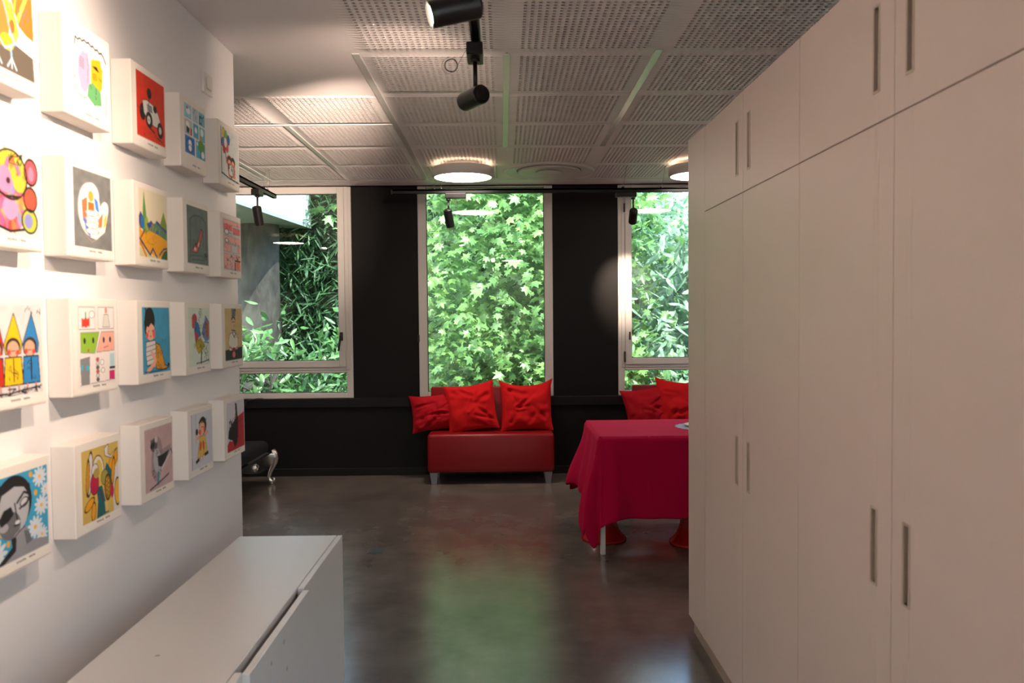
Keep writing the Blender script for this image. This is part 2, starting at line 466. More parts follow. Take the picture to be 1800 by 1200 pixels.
for r in range(NR):
    y0 = GY0 + r * PY
    for c in range(8):
        x0 = GX0 + c * PX
        left = x0 < -0.8
        if left and y0 < 4.3: continue
        if r == 8 and c == 4: plain_panel(x0, x0 + PX, y0, y0 + PY); continue      # board that carries the air diffuser
        jointed = (left and y0 > 5.0) or ((c in (3, 4)) and 3.7 < y0 < 5.4)
        ob = mesh_obj('perforated_panel', me_jointed if jointed else me_seamless, None, ceil, (x0 + PX / 2, y0 + PY / 2, CZ + (0.0015 if jointed else 0)))
plain_panel(XMIN, XMAX, YMIN, GY0)
plain_panel(GX0, -0.67, GY0, GY0 + 5 * PY)
plain_panel(XMIN, GX0, GY0, YW)
plain_panel(GX0 + 8 * PX, XMAX, GY0, YW)
plain_panel(GX0, GX0 + 8 * PX, GY0 + NR * PY, YW)
# trims between the removable panels
for (x0, x1, y0, y1) in ((-0.690, -0.655, 3.74, 7.18), (0.012, 0.046, 3.76, 5.80), (0.715, 0.750, 3.70, 5.80), (-1.385, -1.352, 5.13, 7.18), (-2.085, -2.052, 5.13, 7.18)):
    MB().box(x0, x1, y0, y1, CZ - 0.004, CZ + 0.004, 0.001, 1).build('ceiling_trim', M['trimgloss'], ceil)
for (x0, x1, y) in ((-2.77, -0.69, 5.12),):
    MB().box(x0, x1, y - 0.012, y + 0.012, CZ - 0.005, CZ + 0.004, 0.001, 1).build('ceiling_trim', M['trimgloss'], ceil)
MB().box(XMIN, XMAX, 7.19, 7.20, CZ - 0.002, CZ + 0.002).build('ceiling_trim', M['trimgloss'], ceil)

# --- far wall, black, with five windows
WX = [(-2.66 - 1.87, -1.41 - 1.87, 'L'), (-2.66, -1.411, 'L'), (-0.79, 0.471, 'F'), (1.085, 2.335, 'R'), (2.335 + 0.62, 2.335 + 1.87, 'R')]  # outermost windows are unseen, built for their daylight
ZB, ZT = 0.73, 2.705
b = MB()
edges = [XMIN]
for (a, c, _) in WX: edges += [a, c]
edges.append(XMAX)
for i in range(0, len(edges), 2):
    b.box(edges[i], edges[i + 1], YW, YW + 0.25, ZB, CZ)
b.box(XMIN, XMAX, YW - 0.02, YW + 0.25, 0.0, ZB - 0.085)
b.box(XMIN, XMAX, YW, YW + 0.25, ZT, CZ + 0.25)
wf = b.build('wall_far', M['blackwall']); tag(wf, kind='structure')
o = MB().box(XMIN, XMAX, YW - 0.05, YW + 0.25, ZB - 0.085, ZB, 0.004, 1).build('trim_1', M['blackbase']); tag(o, kind='structure')
o = MB().box(XMIN, XMAX, YW - 0.034, YW - 0.02, 0.0, 0.07, 0.003, 1).build('baseboard_far', M['blackbase']); tag(o, kind='structure')

def frame_bars(mb, x0, x1, z0, z1, w, y0, y1, bev=0.003):
    mb.box(x0, x0 + w, y0, y1, z0, z1, bev, 1); mb.box(x1 - w, x1, y0, y1, z0, z1, bev, 1)
    mb.box(x0 + w, x1 - w, y0, y1, z0, z0 + w, bev, 1); mb.box(x0 + w, x1 - w, y0, y1, z1 - w, z1, bev, 1)
def pane(x0, x1, z0, z1, y, root):
    p = MB().box(x0, x1, y, y + 0.006, z0, z1).build('pane', M['glass'], root)
    g = MB(); frame_bars(g, x0 - 0.002, x1 + 0.002, z0 - 0.002, z1 + 0.002, 0.006, y - 0.006, y + 0.012, 0)
    g.build('gasket', M['gasket'], root)
    return p
FY = YW - 0.012
for wi, (x0, x1, t) in enumerate(WX):
    f = MB()
    if t == 'F':
        f.box(x0, x0 + 0.078, FY, FY + 0.07, ZB, ZT, 0.004, 1); f.box(x1 - 0.078, x1, FY, FY + 0.07, ZB, ZT, 0.004, 1)
        f.box(x0 + 0.078, x1 - 0.078, FY, FY + 0.07, ZB, ZB + 0.05, 0.004, 1)
        f.box(x0 + 0.078, x1 - 0.078, FY, FY + 0.07, ZT - 0.012, ZT, 0.002, 1)
        root = f.build('window_%d' % (wi + 1), M['alu']); tag(root, kind='structure')
        pane(x0 + 0.080, x1 - 0.080, ZB + 0.05, ZT - 0.012, FY + 0.035, root)
        # little catch on the left jamb
        MB().box(x0 - 0.012, x0 + 0.006, FY - 0.012, FY + 0.004, 1.25, 1.32, 0.002, 1).build('catch', M['gasket'], root)
    else:
        W = 0.060
        f.box(x0, x0 + W, FY, FY + 0.07, ZB, ZT, 0.004, 1); f.box(x1 - W, x1, FY, FY + 0.07, ZB, ZT, 0.004, 1)
        f.box(x0 + W, x1 - W, FY, FY + 0.07, ZB, ZB + 0.05, 0.004, 1)
        f.box(x0 + W, x1 - W, FY, FY + 0.07, 0.968, 1.022, 0.004, 1)
        f.box(x0 + W, x1 - W, FY, FY + 0.07, ZT - 0.012, ZT, 0.002, 1)
        # raised inner lip stepping to the sash
        frame_bars(f, x0 + 0.030, x1 - 0.030, 0.995, ZT, 0.034, FY - 0.008, FY + 0.02)
        root = f.build('window_%d' % (wi + 1), M['alu']); tag(root, kind='structure')
        s = MB(); frame_bars(s, x0 + 0.064, x1 - 0.064, 1.022, ZT - 0.004, 0.062, FY - 0.022, FY + 0.045, 0.004)
        sash = s.build('sash', M['alu'], root)
        pane(x0 + 0.126, x1 - 0.126, 1.084, ZT - 0.066, FY + 0.015, root)
        pane(x0 + W, x1 - W, ZB + 0.05, 0.968, FY + 0.035, root)
        hx, px_ = (x1 - 0.100, x0 + 0.035) if t == 'L' else (x1 - 0.100, x0 + 0.045)
        h = MB(); h.box(hx - 0.014, hx + 0.014, FY - 0.034, FY - 0.022, 1.27, 1.35, 0.003, 1)
        h.cyl((hx, FY - 0.022, 1.315), (hx, FY - 0.062, 1.315), 0.009, n=12)
        h.hexa([(hx - 0.032, FY - 0.068, 1.175), (hx - 0.014, FY - 0.068, 1.175), (hx - 0.014, FY - 0.054, 1.175), (hx - 0.032, FY - 0.054, 1.175),
                (hx - 0.010, FY - 0.068, 1.325), (hx + 0.010, FY - 0.068, 1.325), (hx + 0.010, FY - 0.054, 1.325), (hx - 0.010, FY - 0.054, 1.325)], 0.003)
        h.build('handle', M['gasket'], sash)
        for (hz0, hz1, dx) in ((1.045, 1.145, 0.052), (1.255, 1.33, 0.098), (2.45, 2.53, 0.052)):
            MB().box(x0 + dx, x0 + dx + 0.014, FY - 0.036, FY - 0.006, hz0, hz1, 0.003, 1).build('hinge', M['gasket'], root)

# --- other walls
o = MB().box(-1.353, -1.233, YMIN, 3.735, 0.0, CZ, 0.008, 3).build('wall_left', M['wall']); tag(o, kind='structure')
o = MB().box(XMIN - 0.15, XMIN, YMIN, YW + 0.25, 0.0, CZ).build('wall_far_left', M['wall']); tag(o, kind='structure')
o = MB().box(XMAX, XMAX + 0.15, YMIN, YW + 0.25, 0.0, CZ).build('wall_right', M['wall']); tag(o, kind='structure')
b = MB()
FILL_WINDOWS = [(0.90, 2.42)]  # unseen back window, added to bring bluish daylight onto the left wall
b.box(XMIN, 0.90, YMIN - 0.15, YMIN, 0, CZ); b.box(2.42, XMAX, YMIN - 0.15, YMIN, 0, CZ)
for (a, c) in FILL_WINDOWS: b.box(a, c, YMIN - 0.15, YMIN, 0, 0.12); b.box(a, c, YMIN - 0.15, YMIN, 2.60, CZ)
o = b.build('wall_back', M['wall']); tag(o, kind='structure')
for k, (a, c) in enumerate(FILL_WINDOWS):
    f = MB(); frame_bars(f, a, c, 0.12, 2.60, 0.06, YMIN - 0.10, YMIN - 0.04)
    f.box((a + c) / 2 - 0.03, (a + c) / 2 + 0.03, YMIN - 0.10, YMIN - 0.04, 0.18, 2.54)
    root = f.build('window_%d' % (6 + k), M['alu']); tag(root, kind='structure')  # added window behind the camera, serves as daylight fill
    MB().box(a + 0.06, c - 0.06, YMIN - 0.073, YMIN - 0.067, 0.18, 2.54).build('pane', M['glass'], root)
gb = MB().box(-40, 40, -50, YMIN - 0.16, -0.35, -0.05).build('back_terrace', pmat('terrace paving', (0.42, 0.41, 0.38), 0.8, var=0.1)); tag(gb, kind='structure')

# ------------------------------------------------------------------ right: tall built-in cupboards
CX = 0.87
def cupboard():
    y_far = 3.727
    seams = [3.425, 2.880, 2.333, 1.768, 1.215, 0.650, 0.095, -0.46]
    root = empty('tall_cupboard', (CX, y_far, 0))
    tag(root, 'wall of tall off white built-in cupboards with slim recessed pulls, right side', 'cupboard')
    L = lambda b: (b, bmesh.ops.translate(b.bm, verts=b.bm.verts[:], vec=Vector((-CX, -y_far, 0))))[0]
    b = MB().box(CX + 0.0205, CX + 0.62, 0.61, y_far - 0.0, 0.072, 2.30)
    b.box(CX, CX + 0.0205, 3.4265, y_far, 0.072, 2.30)          # end stile
    L(b).build('carcass', M['cabinet'], root)
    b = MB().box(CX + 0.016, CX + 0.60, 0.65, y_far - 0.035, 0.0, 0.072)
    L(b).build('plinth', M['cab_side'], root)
    g = 0.0016
    def door(y0, y1, z0, z1, hy, hz0, hz1, name):
        """slab with a real slot: four rails round the recess"""
        hw = 0.0115
        b = MB()
        X0, X1 = CX, CX + 0.019
        b.box(X0, X1, y0 + g, hy - hw, z0 + g, z1 - g, 0.0008, 1)
        b.box(X0, X1, hy + hw, y1 - g, z0 + g, z1 - g, 0.0008, 1)
        b.box(X0, X1, hy - hw, hy + hw, z0 + g, hz0); b.box(X0, X1, hy - hw, hy + hw, hz1, z1 - g)
        d = L(b).build(name, M['cabinet'], root)
        b = MB()
        w = 0.0055
        b.box(CX - 0.0022, CX + 0.017, hy - hw - w, hy - hw + 0.0008, hz0 - w, hz1 + w); b.box(CX - 0.0022, CX + 0.017, hy + hw - 0.0008, hy + hw + w, hz0 - w, hz1 + w)
        b.box(CX - 0.0022, CX + 0.017, hy - hw, hy + hw, hz0 - w, hz0); b.box(CX - 0.0022, CX + 0.017, hy - hw, hy + hw, hz1, hz1 + w)
        L(b).build('recessed_pull', M['pull'], d)
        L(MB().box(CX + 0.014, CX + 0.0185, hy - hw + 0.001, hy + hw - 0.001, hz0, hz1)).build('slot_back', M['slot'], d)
    pulls = {0: 2.952, 1: 2.812, 2: 1.852, 3: 1.700, 4: 0.735, 5: 0.565, 6: -0.37}
    for k in range(5):
        y1, y0 = seams[k], seams[k + 1]
        door(y0, y1, 1.934, 2.298, pulls[k], 2.01, 2.20, 'upper_door')
        door(y0, y1, 0.072, 1.934, pulls[k], 0.862, 1.035, 'lower_door')
cupboard()

# ------------------------------------------------------------------ left: low sideboard
def sideboard():
    yf = 3.144; zt = 0.631
    root = empty('low_sideboard', (-0.85, yf, 0))
    tag(root, 'long low white laminate sideboard with finger-pull doors along the left wall', 'sideboard')
    def L(b): bmesh.ops.translate(b.bm, verts=b.bm.verts[:], vec=Vector((0.85, -yf, 0))); return b
    b = MB().box(-1.053, -0.6685, -0.4, yf, zt - 0.022, zt, 0.0015, 1); L(b).build('top', M['sideboard'], root)
    b = MB().box(-1.051, -0.677, -0.4, yf - 0.003, 0.045, zt - 0.022); L(b).build('carcass', M['sideboard'], root)
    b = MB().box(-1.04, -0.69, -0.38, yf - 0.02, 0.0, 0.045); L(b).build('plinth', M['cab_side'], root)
    segs = [(2.532, yf, 0.0), (1.932, 2.530, 0.014), (1.333, 1.930, 0.0), (0.73, 1.331, 0.012), (0.13, 0.728, 0.0), (-0.4, 0.128, 0.0)]
    for (y0, y1, off) in segs:
        x0 = -0.666 + off * 1.2
        b = MB().box(x0, x0 + 0.020, y0, y1, 0.048, zt - (0.006 if off else 0.0), 0.0012, 1)
        L(b).build('door', M['sideboard'], root)
sideboard()

# ------------------------------------------------------------------ prints on the left wall : rasteriser for the flat ink
class Art:
    SS = 2
    def __init__(self, w, h, seed):
        self.w, self.h = w, h
        W, H = w * self.SS, h * self.SS
        self.U, self.Vv = np.meshgrid((np.arange(W) + .5) / W, (np.arange(H) + .5) / H)
        self.full = (self.U.copy(), self.Vv.copy())
        self.img = np.zeros((H, W, 3)); self.rng = np.random.default_rng(seed)
        self.img[:] = srgb(232, 226, 218)
        self.rect_ = (0.0, 0.0, 1.0, 1.0); self.clip = np.ones((H, W), bool)
    def area(self, u0=0.09, v0=0.055, u1=0.965, v1=0.885, col=None, wob=0.0):
        U, V = self.full
        self.clip = (U > u0) & (U < u1) & (V > v0) & (V < v1)
        self.U = (U - u0) / (u1 - u0); self.Vv = (V - v0) / (v1 - v0)
        if col: self.fill(self.clip, col)
    def page(self):
        self.U, self.Vv = self.full; self.clip = np.ones_like(self.U, bool)
    def fill(self, m, col, a=1.0):
        m = m & self.clip
        c = np.array(srgb(*col)); self.img[m] = self.img[m] * (1 - a) + c * a
    def poly(self, pts, col, a=1.0, outline=None, lw=0.012):
        m = np.zeros_like(self.U, bool); n = len(pts)
        for i in range(n):
            x0, y0 = pts[i]; x1, y1 = pts[(i + 1) % n]
            if y0 == y1: continue
            c = ((self.Vv >= min(y0, y1)) & (self.Vv < max(y0, y1))) & (self.U < (x1 - x0) * (self.Vv - y0) / (y1 - y0) + x0)
            m ^= c
        self.fill(m, col, a)
        if outline: self.line(list(pts) + [pts[0]], outline, lw)
    def ell(self, cx, cy, rx, ry, col, rot=0.0, a=1.0, outline=None, lw=0.012):
        c, s = math.cos(rot), math.sin(rot)
        x = (self.U - cx) * c + (self.Vv - cy) * s; y = -(self.U - cx) * s + (self.Vv - cy) * c
        d = np.sqrt((x / rx) ** 2 + (y / ry) ** 2)
        self.fill(d < 1, col, a)
        if outline: self.fill(np.abs(d - 1) < lw / min(rx, ry) / 1.6, outline)
    def line(self, pts, col, lw=0.012, a=1.0):
        for (x0, y0), (x1, y1) in zip(pts[:-1], pts[1:]):
            dx, dy = x1 - x0, y1 - y0; L2 = dx * dx + dy * dy + 1e-12
            t = np.clip(((self.U - x0) * dx + (self.Vv - y0) * dy) / L2, 0, 1)
            d = np.hypot(self.U - x0 - t * dx, self.Vv - y0 - t * dy)
            self.fill(d < lw / 2, col, a)
    def scrib(self, n, box, col, lw=0.01, step=0.06):
        x0, y0, x1, y1 = box
        for _ in range(n):
            p = [(self.rng.uniform(x0, x1), self.rng.uniform(y0, y1))]
            for k in range(3):
                q = p[-1]; p.append((min(x1, max(x0, q[0] + self.rng.uniform(-step, step))), min(y1, max(y0, q[1] + self.rng.uniform(-step, step)))))
            self.line(p, col, lw)
    def grain(self, amt=0.06, scale=10):
        H, W = self.U.shape
        g = self.rng.random((H // scale + 2, W // scale + 2))
        g = np.kron(g, np.ones((scale, scale)))[:H, :W]
        k = np.ones(scale) / scale
        g = np.apply_along_axis(lambda r: np.convolve(r, k, 'same'), 0, g); g = np.apply_along_axis(lambda r: np.convolve(r, k, 'same'), 1, g)
        self.img *= np.where(self.clip, 1 + amt * (g - .5) * 2, 1)[..., None]
    def caption(self, col=(60, 55, 55)):
        self.page()
        for (a, b) in ((0.42, 0.57), (0.62, 0.72)):
            x = a
            while x < b:
                h = self.rng.uniform(0.007, 0.015)
                self.line([(x, 0.938 - h), (x + 0.012, 0.938 + h * .6), (x + 0.02, 0.938 - h * .4)], col, 0.008)
                x += 0.026
    def out(self):
        im = self.img.reshape(self.h, self.SS, self.w, self.SS, 3).mean((1, 3))
        return np.clip(im, 0, 1)

K = (28, 24, 26)
def a_bird(A):
    A.area(col=(236, 232, 226))
    A.poly([(0, .80), (.35, .70), (.62, .66), (.98, .72), (1, 1), (0, 1)], (92, 84, 74))
    A.poly([(.62, .0), (.98, .0), (1, .52), (.86, .50), (.72, .44), (.60, .20)], (232, 112, 34))
    A.line([(.90, 0), (.70, .38)], (238, 208, 90), .05); A.line([(.70, 0), (.64, .30)], (150, 190, 60), .03)
    A.ell(.24, .14, .28, .14, (96, 190, 226)); A.ell(.36, .05, .12, .10, (78, 170, 214))
    A.ell(.33, .46, .20, .30, (236, 122, 52), -.35); A.poly([(.44, .20), (.60, .22), (.72, .52), (.66, .66), (.54, .52)], (172, 206, 62))
    A.ell(.60, .48, .05, .08, (226, 96, 36)); A.ell(.50, .68, .12, .09, (246, 180, 40))
    A.line([(.42, .18), (.58, .56), (.66, .66)], (90, 140, 190), .02); A.line([(.18, .32), (.28, .60), (.46, .76), (.66, .66)], (120, 170, 210), .025)
    for x in (.14, .30, .56):
        A.line([(x, .70), (x + .02, .86)], (130, 180, 216), .03)
        for d in (-.08, 0, .08): A.line([(x + .02, .84), (x + .02 + d, .95)], (196, 214, 226), .02)
    A.scrib(8, (.02, .02, .9, .5), (80, 100, 130), .012)
def a_face(A):
    A.area(col=(232, 232, 228))
    A.poly([(.22, .38), (.33, .24), (.46, .26), (.52, .42), (.50, .66), (.36, .80), (.26, .74), (.20, .56)], (240, 158, 190))
    A.poly([(.54, .30), (.78, .24), (.84, .38), (.82, .62), (.72, .72), (.52, .62)], (234, 172, 22))
    A.poly([(.46, .66), (.56, .60), (.78, .68), (.80, .86), (.60, .90), (.42, .82)], (96, 160, 104))
    pts = [(.14, .22)]
    for i in range(14): pts.append((.16 + .055 * i, (.12 if i % 2 else .09) + .006 * abs(i - 5)))
    A.line(pts + [(.94, .24)], K, .024)
    A.line([(.14, .22), (.12, .40), (.14, .56), (.10, .70), (.18, .84), (.34, .86), (.42, .84)], (90, 80, 84), .014)
    A.line([(.50, .10), (.44, .22), (.46, .44), (.44, .64)], (90, 70, 80), .008)
    for i in range(5): A.line([(.24, .34 + .03 * i), (.36, .36 + .03 * i)], K, .008)
    A.poly([(.56, .38), (.68, .36), (.76, .42), (.66, .41)], K)
    for i in range(4): A.line([(.58, .48 + .022 * i), (.68, .47 + .024 * i)], K, .009)
    A.line([(.84, .36), (.88, .44), (.86, .54)], K, .012); A.line([(.74, .50), (.82, .52)], K, .012)
    A.scrib(4, (.44, .64, .66, .80), K, .008, .04); A.line([(.60, .88), (.66, .97)], K, .010); A.line([(.92, .68), (.91, .96)], (110, 80, 60), .016)
    A.scrib(3, (.10, .64, .20, .82), (90, 80, 80), .008, .04)
def a_car(A):
    A.area(.115, .07, .965, .885, (204, 52, 28)); A.grain(.10)
    A.ell(.20, .60, .10, .13, K); A.line([(0, .56), (.2, .56)], (120, 30, 20), .008)
    A.poly([(.20, .42), (.34, .38), (.64, .42), (.76, .52), (.86, .66), (.82, .74), (.60, .74), (.40, .72), (.24, .60)], (206, 204, 200), outline=K)
    A.poly([(.36, .44), (.52, .45), (.54, .54), (.38, .54)], (120, 122, 124), outline=K, lw=.01)
    A.ell(.44, .26, .08, .085, K, .2); A.line([(.44, .34), (.42, .42)], K, .02)
    A.ell(.64, .46, .07, .06, K); A.ell(.42, .68, .12, .13, K); A.ell(.41, .68, .055, .065, (200, 198, 192)); A.ell(.41, .68, .015, .02, K)
    A.ell(.82, .76, .11, .13, K); A.ell(.82, .76, .05, .06, (190, 188, 182)); A.line([(.44, .80), (.60, .84)], K, .03); A.line([(.70, .90), (.88, .93)], K, .02)
    A.scrib(6, (.2, .78, .95, .95), (120, 30, 20), .008)
def comic(A, cells, base, bg):
    for (x0, y0, x1, y1, c) in cells: A.poly([(x0, y0), (x1, y0), (x1, y1), (x0, y1)], c, outline=(120, 130, 140), lw=.008)
def a_blue_comic(A):
    A.area(.12, .075, .965, .80, (226, 228, 230))
    cs = [(.03, .02, .33, .28, (140, 200, 214)), (.38, .02, .64, .28, (176, 196, 206)), (.69, .02, .98, .28, (112, 180, 200)),
          (.03, .32, .36, .60, (184, 196, 190)), (.41, .32, .66, .60, (70, 166, 196)), (.71, .32, .98, .60, (98, 186, 206)),
          (.03, .64, .47, .98, (60, 120, 200)), (.53, .64, .98, .98, (70, 176, 200))]
    comic(A, cs, None, None)
    A.ell(.2, .14, .09, .06, (236, 236, 236)); A.ell(.15, .08, .04, .03, (190, 60, 50)); A.scrib(4, (.4, .04, .62, .26), (90, 90, 90), .01)
    A.scrib(6, (.72, .04, .96, .26), K, .02); A.ell(.16, .42, .08, .07, (238, 238, 236)); A.poly([(.1, .44), (.24, .48), (.22, .58), (.1, .58)], K)
    A.poly([(.28, .46), (.35, .46), (.35, .6), (.28, .6)], (180, 60, 50)); A.ell(.54, .44, .06, .06, (230, 236, 238)); A.ell(.84, .42, .08, .08, (226, 236, 238))
    A.poly([(.72, .5), (.80, .5), (.80, .6), (.72, .6)], (190, 120, 70)); A.ell(.25, .78, .07, .08, (236, 238, 240)); A.ell(.25, .87, .08, .07, (236, 238, 240), outline=(40, 60, 120))
    for i in range(14):
        t = 2 * PI * i / 14; A.ell(.25 + .17 * math.cos(t), .81 + .13 * math.sin(t), .02, .018, (30, 40, 90))
    A.ell(.78, .72, .16, .12, (88, 150, 54)); A.line([(.78, .82), (.74, .96)], (50, 40, 40), .03); A.ell(.86, .88, .08, .07, (236, 236, 236)); A.ell(.60, .70, .04, .04, (230, 236, 240))
def a_balloons(A):
    A.area(.10, .07, .965, .90, (214, 220, 218)); A.scrib(14, (.3, .02, .95, .5), (140, 150, 156), .008, .03)
    A.line([(.02, 0), (.04, .92)], K, .03)
    for (x, y, c) in ((.16, .10, (206, 190, 50)), (.28, .14, (110, 160, 60)), (.42, .20, (40, 90, 160)), (.12, .30, (60, 110, 170)), (.18, .40, (190, 50, 60)), (.34, .36, (208, 80, 60)), (.26, .28, (224, 224, 224))):
        A.ell(x, y, .08, .10, c, outline=(60, 60, 60), lw=.006)
    A.line([(.24, .44), (.30, .66)], K, .03)
    A.poly([(.28, .56), (.44, .48), (.62, .52), (.78, .60), (.80, .92), (.40, .92)], (224, 130, 96))
    for x in (.46, .66):
        A.ell(x, .60, .13, .10, (60, 36, 30)); A.ell(x, .64, .08, .06, (232, 170, 140)); A.ell(x + .03, .66, .03, .02, (214, 90, 70))
    A.ell(.56, .78, .16, .12, (214, 214, 212), outline=K); A.scrib(14, (.36, .66, .76, .95), K, .014, .07)
    A.line([(.02, .90), (.40, .95), (.98, .97)], K, .03)
def a_bear(A):
    A.area(.0, .04, .965, .90, (218, 212, 204))
    cols = [(200, 50, 50), (226, 130, 60), (196, 180, 50), (160, 90, 150), (224, 110, 150), (130, 140, 190), (150, 170, 50)]
    A.ell(.52, .36, .26, .25, (196, 180, 60)); A.ell(.86, .28, .10, .13, (214, 80, 90)); A.ell(.48, .70, .30, .26, (214, 100, 120)); A.ell(.84, .58, .10, .12, (206, 80, 60)); A.ell(.82, .82, .13, .13, (170, 180, 60))
    for i in range(70):
        a = A.rng.uniform(0, 2 * PI); r = math.sqrt(A.rng.random()); k = A.rng.integers(0, 2)
        cx, cy = ((.50, .36), (.48, .70))[k]
        A.ell(cx + .24 * r * math.cos(a), cy + .22 * r * math.sin(a), .035, .075, cols[A.rng.integers(0, 7)], A.rng.uniform(-.6, .6), .8)
    A.ell(.42, .42, .12, .14, (228, 130, 170)); A.ell(.50, .72, .12, .12, (226, 140, 180)); A.ell(.66, .44, .10, .09, (180, 180, 60)); A.ell(.48, .43, .035, .035, (40, 30, 40))
    A.ell(.80, .82, .07, .08, (130, 130, 190)); A.ell(.86, .30, .05, .08, (226, 120, 150))
    for (cx, cy, rx, ry) in ((.52, .36, .27, .26), (.86, .28, .11, .14), (.84, .58, .11, .13), (.82, .82, .13, .13)): A.ell(cx, cy, rx, ry, K, 0, 0.0, outline=K, lw=.018)
    A.line([(.20, .52), (.44, .60), (.66, .58)], K, .03); A.line([(.2, .90), (.5, .96), (.72, .92)], K, .03); A.scrib(8, (.5, .12, .74, .24), K, .012, .1)
def a_hand(A):
    A.area(.115, .075, .965, .90, (116, 118, 118)); A.grain(.18, 14)
    W = (236, 232, 226)
    A.ell(.40, .50, .29, .34, W, outline=(200, 196, 190)); A.ell(.46, .30, .20, .16, W); A.ell(.80, .46, .13, .10, W, -.7); A.poly([(.62, .56), (.76, .42), (.92, .46), (.80, .76), (.56, .88), (.40, .86)], W)
    A.poly([(.20, .40), (.34, .34), (.32, .70), (.22, .66)], (206, 110, 70)); A.ell(.44, .32, .07, .07, (216, 160, 60)); A.poly([(.36, .40), (.52, .40), (.52, .56), (.36, .56)], (204, 110, 40))
    A.poly([(.52, .32), (.62, .36), (.66, .52), (.56, .48)], (70, 130, 210)); A.poly([(.22, .60), (.32, .66), (.42, .86), (.30, .80)], (60, 120, 210)); A.poly([(.64, .60), (.76, .50), (.72, .70), (.62, .72)], (206, 120, 70))
    A.poly([(.78, .58), (.88, .50), (.84, .66), (.76, .72)], (226, 190, 80))
    for y in (.54, .62, .70, .78): A.ell(.46, y, .17, .035, (240, 238, 234), 0, 1, (170, 150, 140), .006)
    A.line([(.18, .62), (.28, .84), (.44, .92), (.62, .86)], (176, 150, 140), .008)
    A.line([(.28, .30), (.40, .22), (.54, .24), (.60, .36)], (170, 160, 150), .008)
def a_valley(A):
    A.area(.11, .055, .965, .90, (226, 216, 186))
    A.poly([(0, .42), (.06, .34), (.16, .42), (.30, .50), (.42, .44), (.52, .50), (.62, .42), (.74, .46), (1, .44), (1, .62), (.7, .60), (.4, .54), (0, .60)], (70, 70, 130))
    A.poly([(.14, .30), (.18, .02), (.24, .30), (.30, .62), (.12, .72)], (96, 150, 70)); A.ell(.12, .50, .06, .10, (40, 110, 170)); A.ell(.26, .50, .06, .10, (150, 170, 50))
    A.poly([(.74, .48), (.88, .26), (1, .46), (1, .54)], (120, 140, 50)); A.poly([(.30, .52), (.60, .46), (1, .60), (1, .70), (.6, .64), (.3, .62)], (80, 130, 100)); A.ell(.66, .60, .08, .025, (40, 100, 170)); A.ell(.36, .52, .10, .04, (40, 70, 150))
    A.poly([(0, .52), (.08, .62), (.2, .66), (.36, .60), (.7, .64), (1, .70), (1, .92), (.66, 1), (.3, .92), (0, .84)], (226, 160, 24)); A.poly([(0, .86), (.3, .92), (.6, 1), (0, 1)], (214, 200, 150))
    A.line([(.02, .74), (.2, .86), (.36, .96), (.46, .86), (.60, .98)], (70, 60, 110), .035); A.line([(.04, .80), (.22, .98)], (196, 130, 30), .05)
    A.poly([(.74, 1), (.86, .88), (1, .84), (1, 1)], (60, 100, 60)); A.line([(.7, .94), (.86, .84), (1, .82)], (50, 60, 110), .03); A.line([(.06, .72), (.2, .6)], (140, 60, 50), .03); A.scrib(10, (.1, .5, .95, .8), (200, 140, 40), .012, .1)
def a_shoe(A):
    A.area(.12, .06, .965, .885, (98, 112, 110)); A.grain(.14, 12)
    D = (64, 84, 78)
    arch = [(.14, .9), (.14, .30)] + [(.52 - .38 * math.cos(t), .28 - .14 * math.sin(t)) for t in np.linspace(0, PI, 12)] + [(.90, .30), (.90, .9)]
    A.line(arch, D, .03); A.line([(.12, .86), (.88, .84)], (70, 96, 84), .03); A.line([(.2, .93), (.86, .91)], (64, 88, 80), .02)
    A.poly([(.22, .76), (.36, .66), (.48, .62), (.66, .36), (.76, .40), (.62, .60), (.50, .74), (.46, .80), (.24, .80)], (196, 84, 70), outline=K, lw=.016)
    A.ell(.36, .74, .05, .03, (220, 200, 196)); A.line([(.50, .68), (.54, .62)], (230, 220, 216), .03); A.line([(.66, .36), (.76, .50), (.76, .68)], K, .016)
    for d in (-.08, 0, .1): A.line([(.42, .70), (.36 + d, .58)], K, .014)
    A.scrib(6, (.72, .78, .96, .88), K, .012, .08); A.line([(.16, .2), (.16, .6)], (80, 100, 96), .02)
def a_pink_comic(A):
    A.area(.11, .07, .965, .90, (208, 196, 196)); R = (224, 110, 112); P = (236, 170, 160)
    comic(A, [(.03, .02, .98, .10, P), (.03, .10, .52, .22, R), (.55, .14, .98, .26, R), (.03, .26, .5, .32, (190, 186, 188)), (.03, .34, .98, .46, P), (.03, .48, .42, .64, P), (.46, .48, .80, .64, (206, 204, 206)), (.83, .48, .98, .64, P),
              (.03, .68, .3, .97, P), (.33, .68, .62, .97, (232, 180, 180)), (.65, .68, .98, .97, P)], None, None)
    A.ell(.2, .25, .12, .05, (226, 222, 222), outline=(90, 90, 96)); A.ell(.2, .42, .1, .04, (226, 222, 222), outline=(90, 90, 96)); A.scrib(16, (.04, .04, .96, .66), (120, 80, 84), .01, .06); A.scrib(10, (.06, .7, .6, .95), (90, 80, 80), .012, .06)
    A.poly([(.70, .80), (.96, .80), (.92, .97), (.72, .97)], (230, 130, 96)); A.line([(.66, .79), (.98, .79)], K, .03); A.line([(.66, .84), (.66, .97)], K, .05); A.ell(.45, .72, .05, .03, (110, 130, 130)); A.scrib(6, (.66, .70, .98, .77), (80, 80, 84), .014, .05)
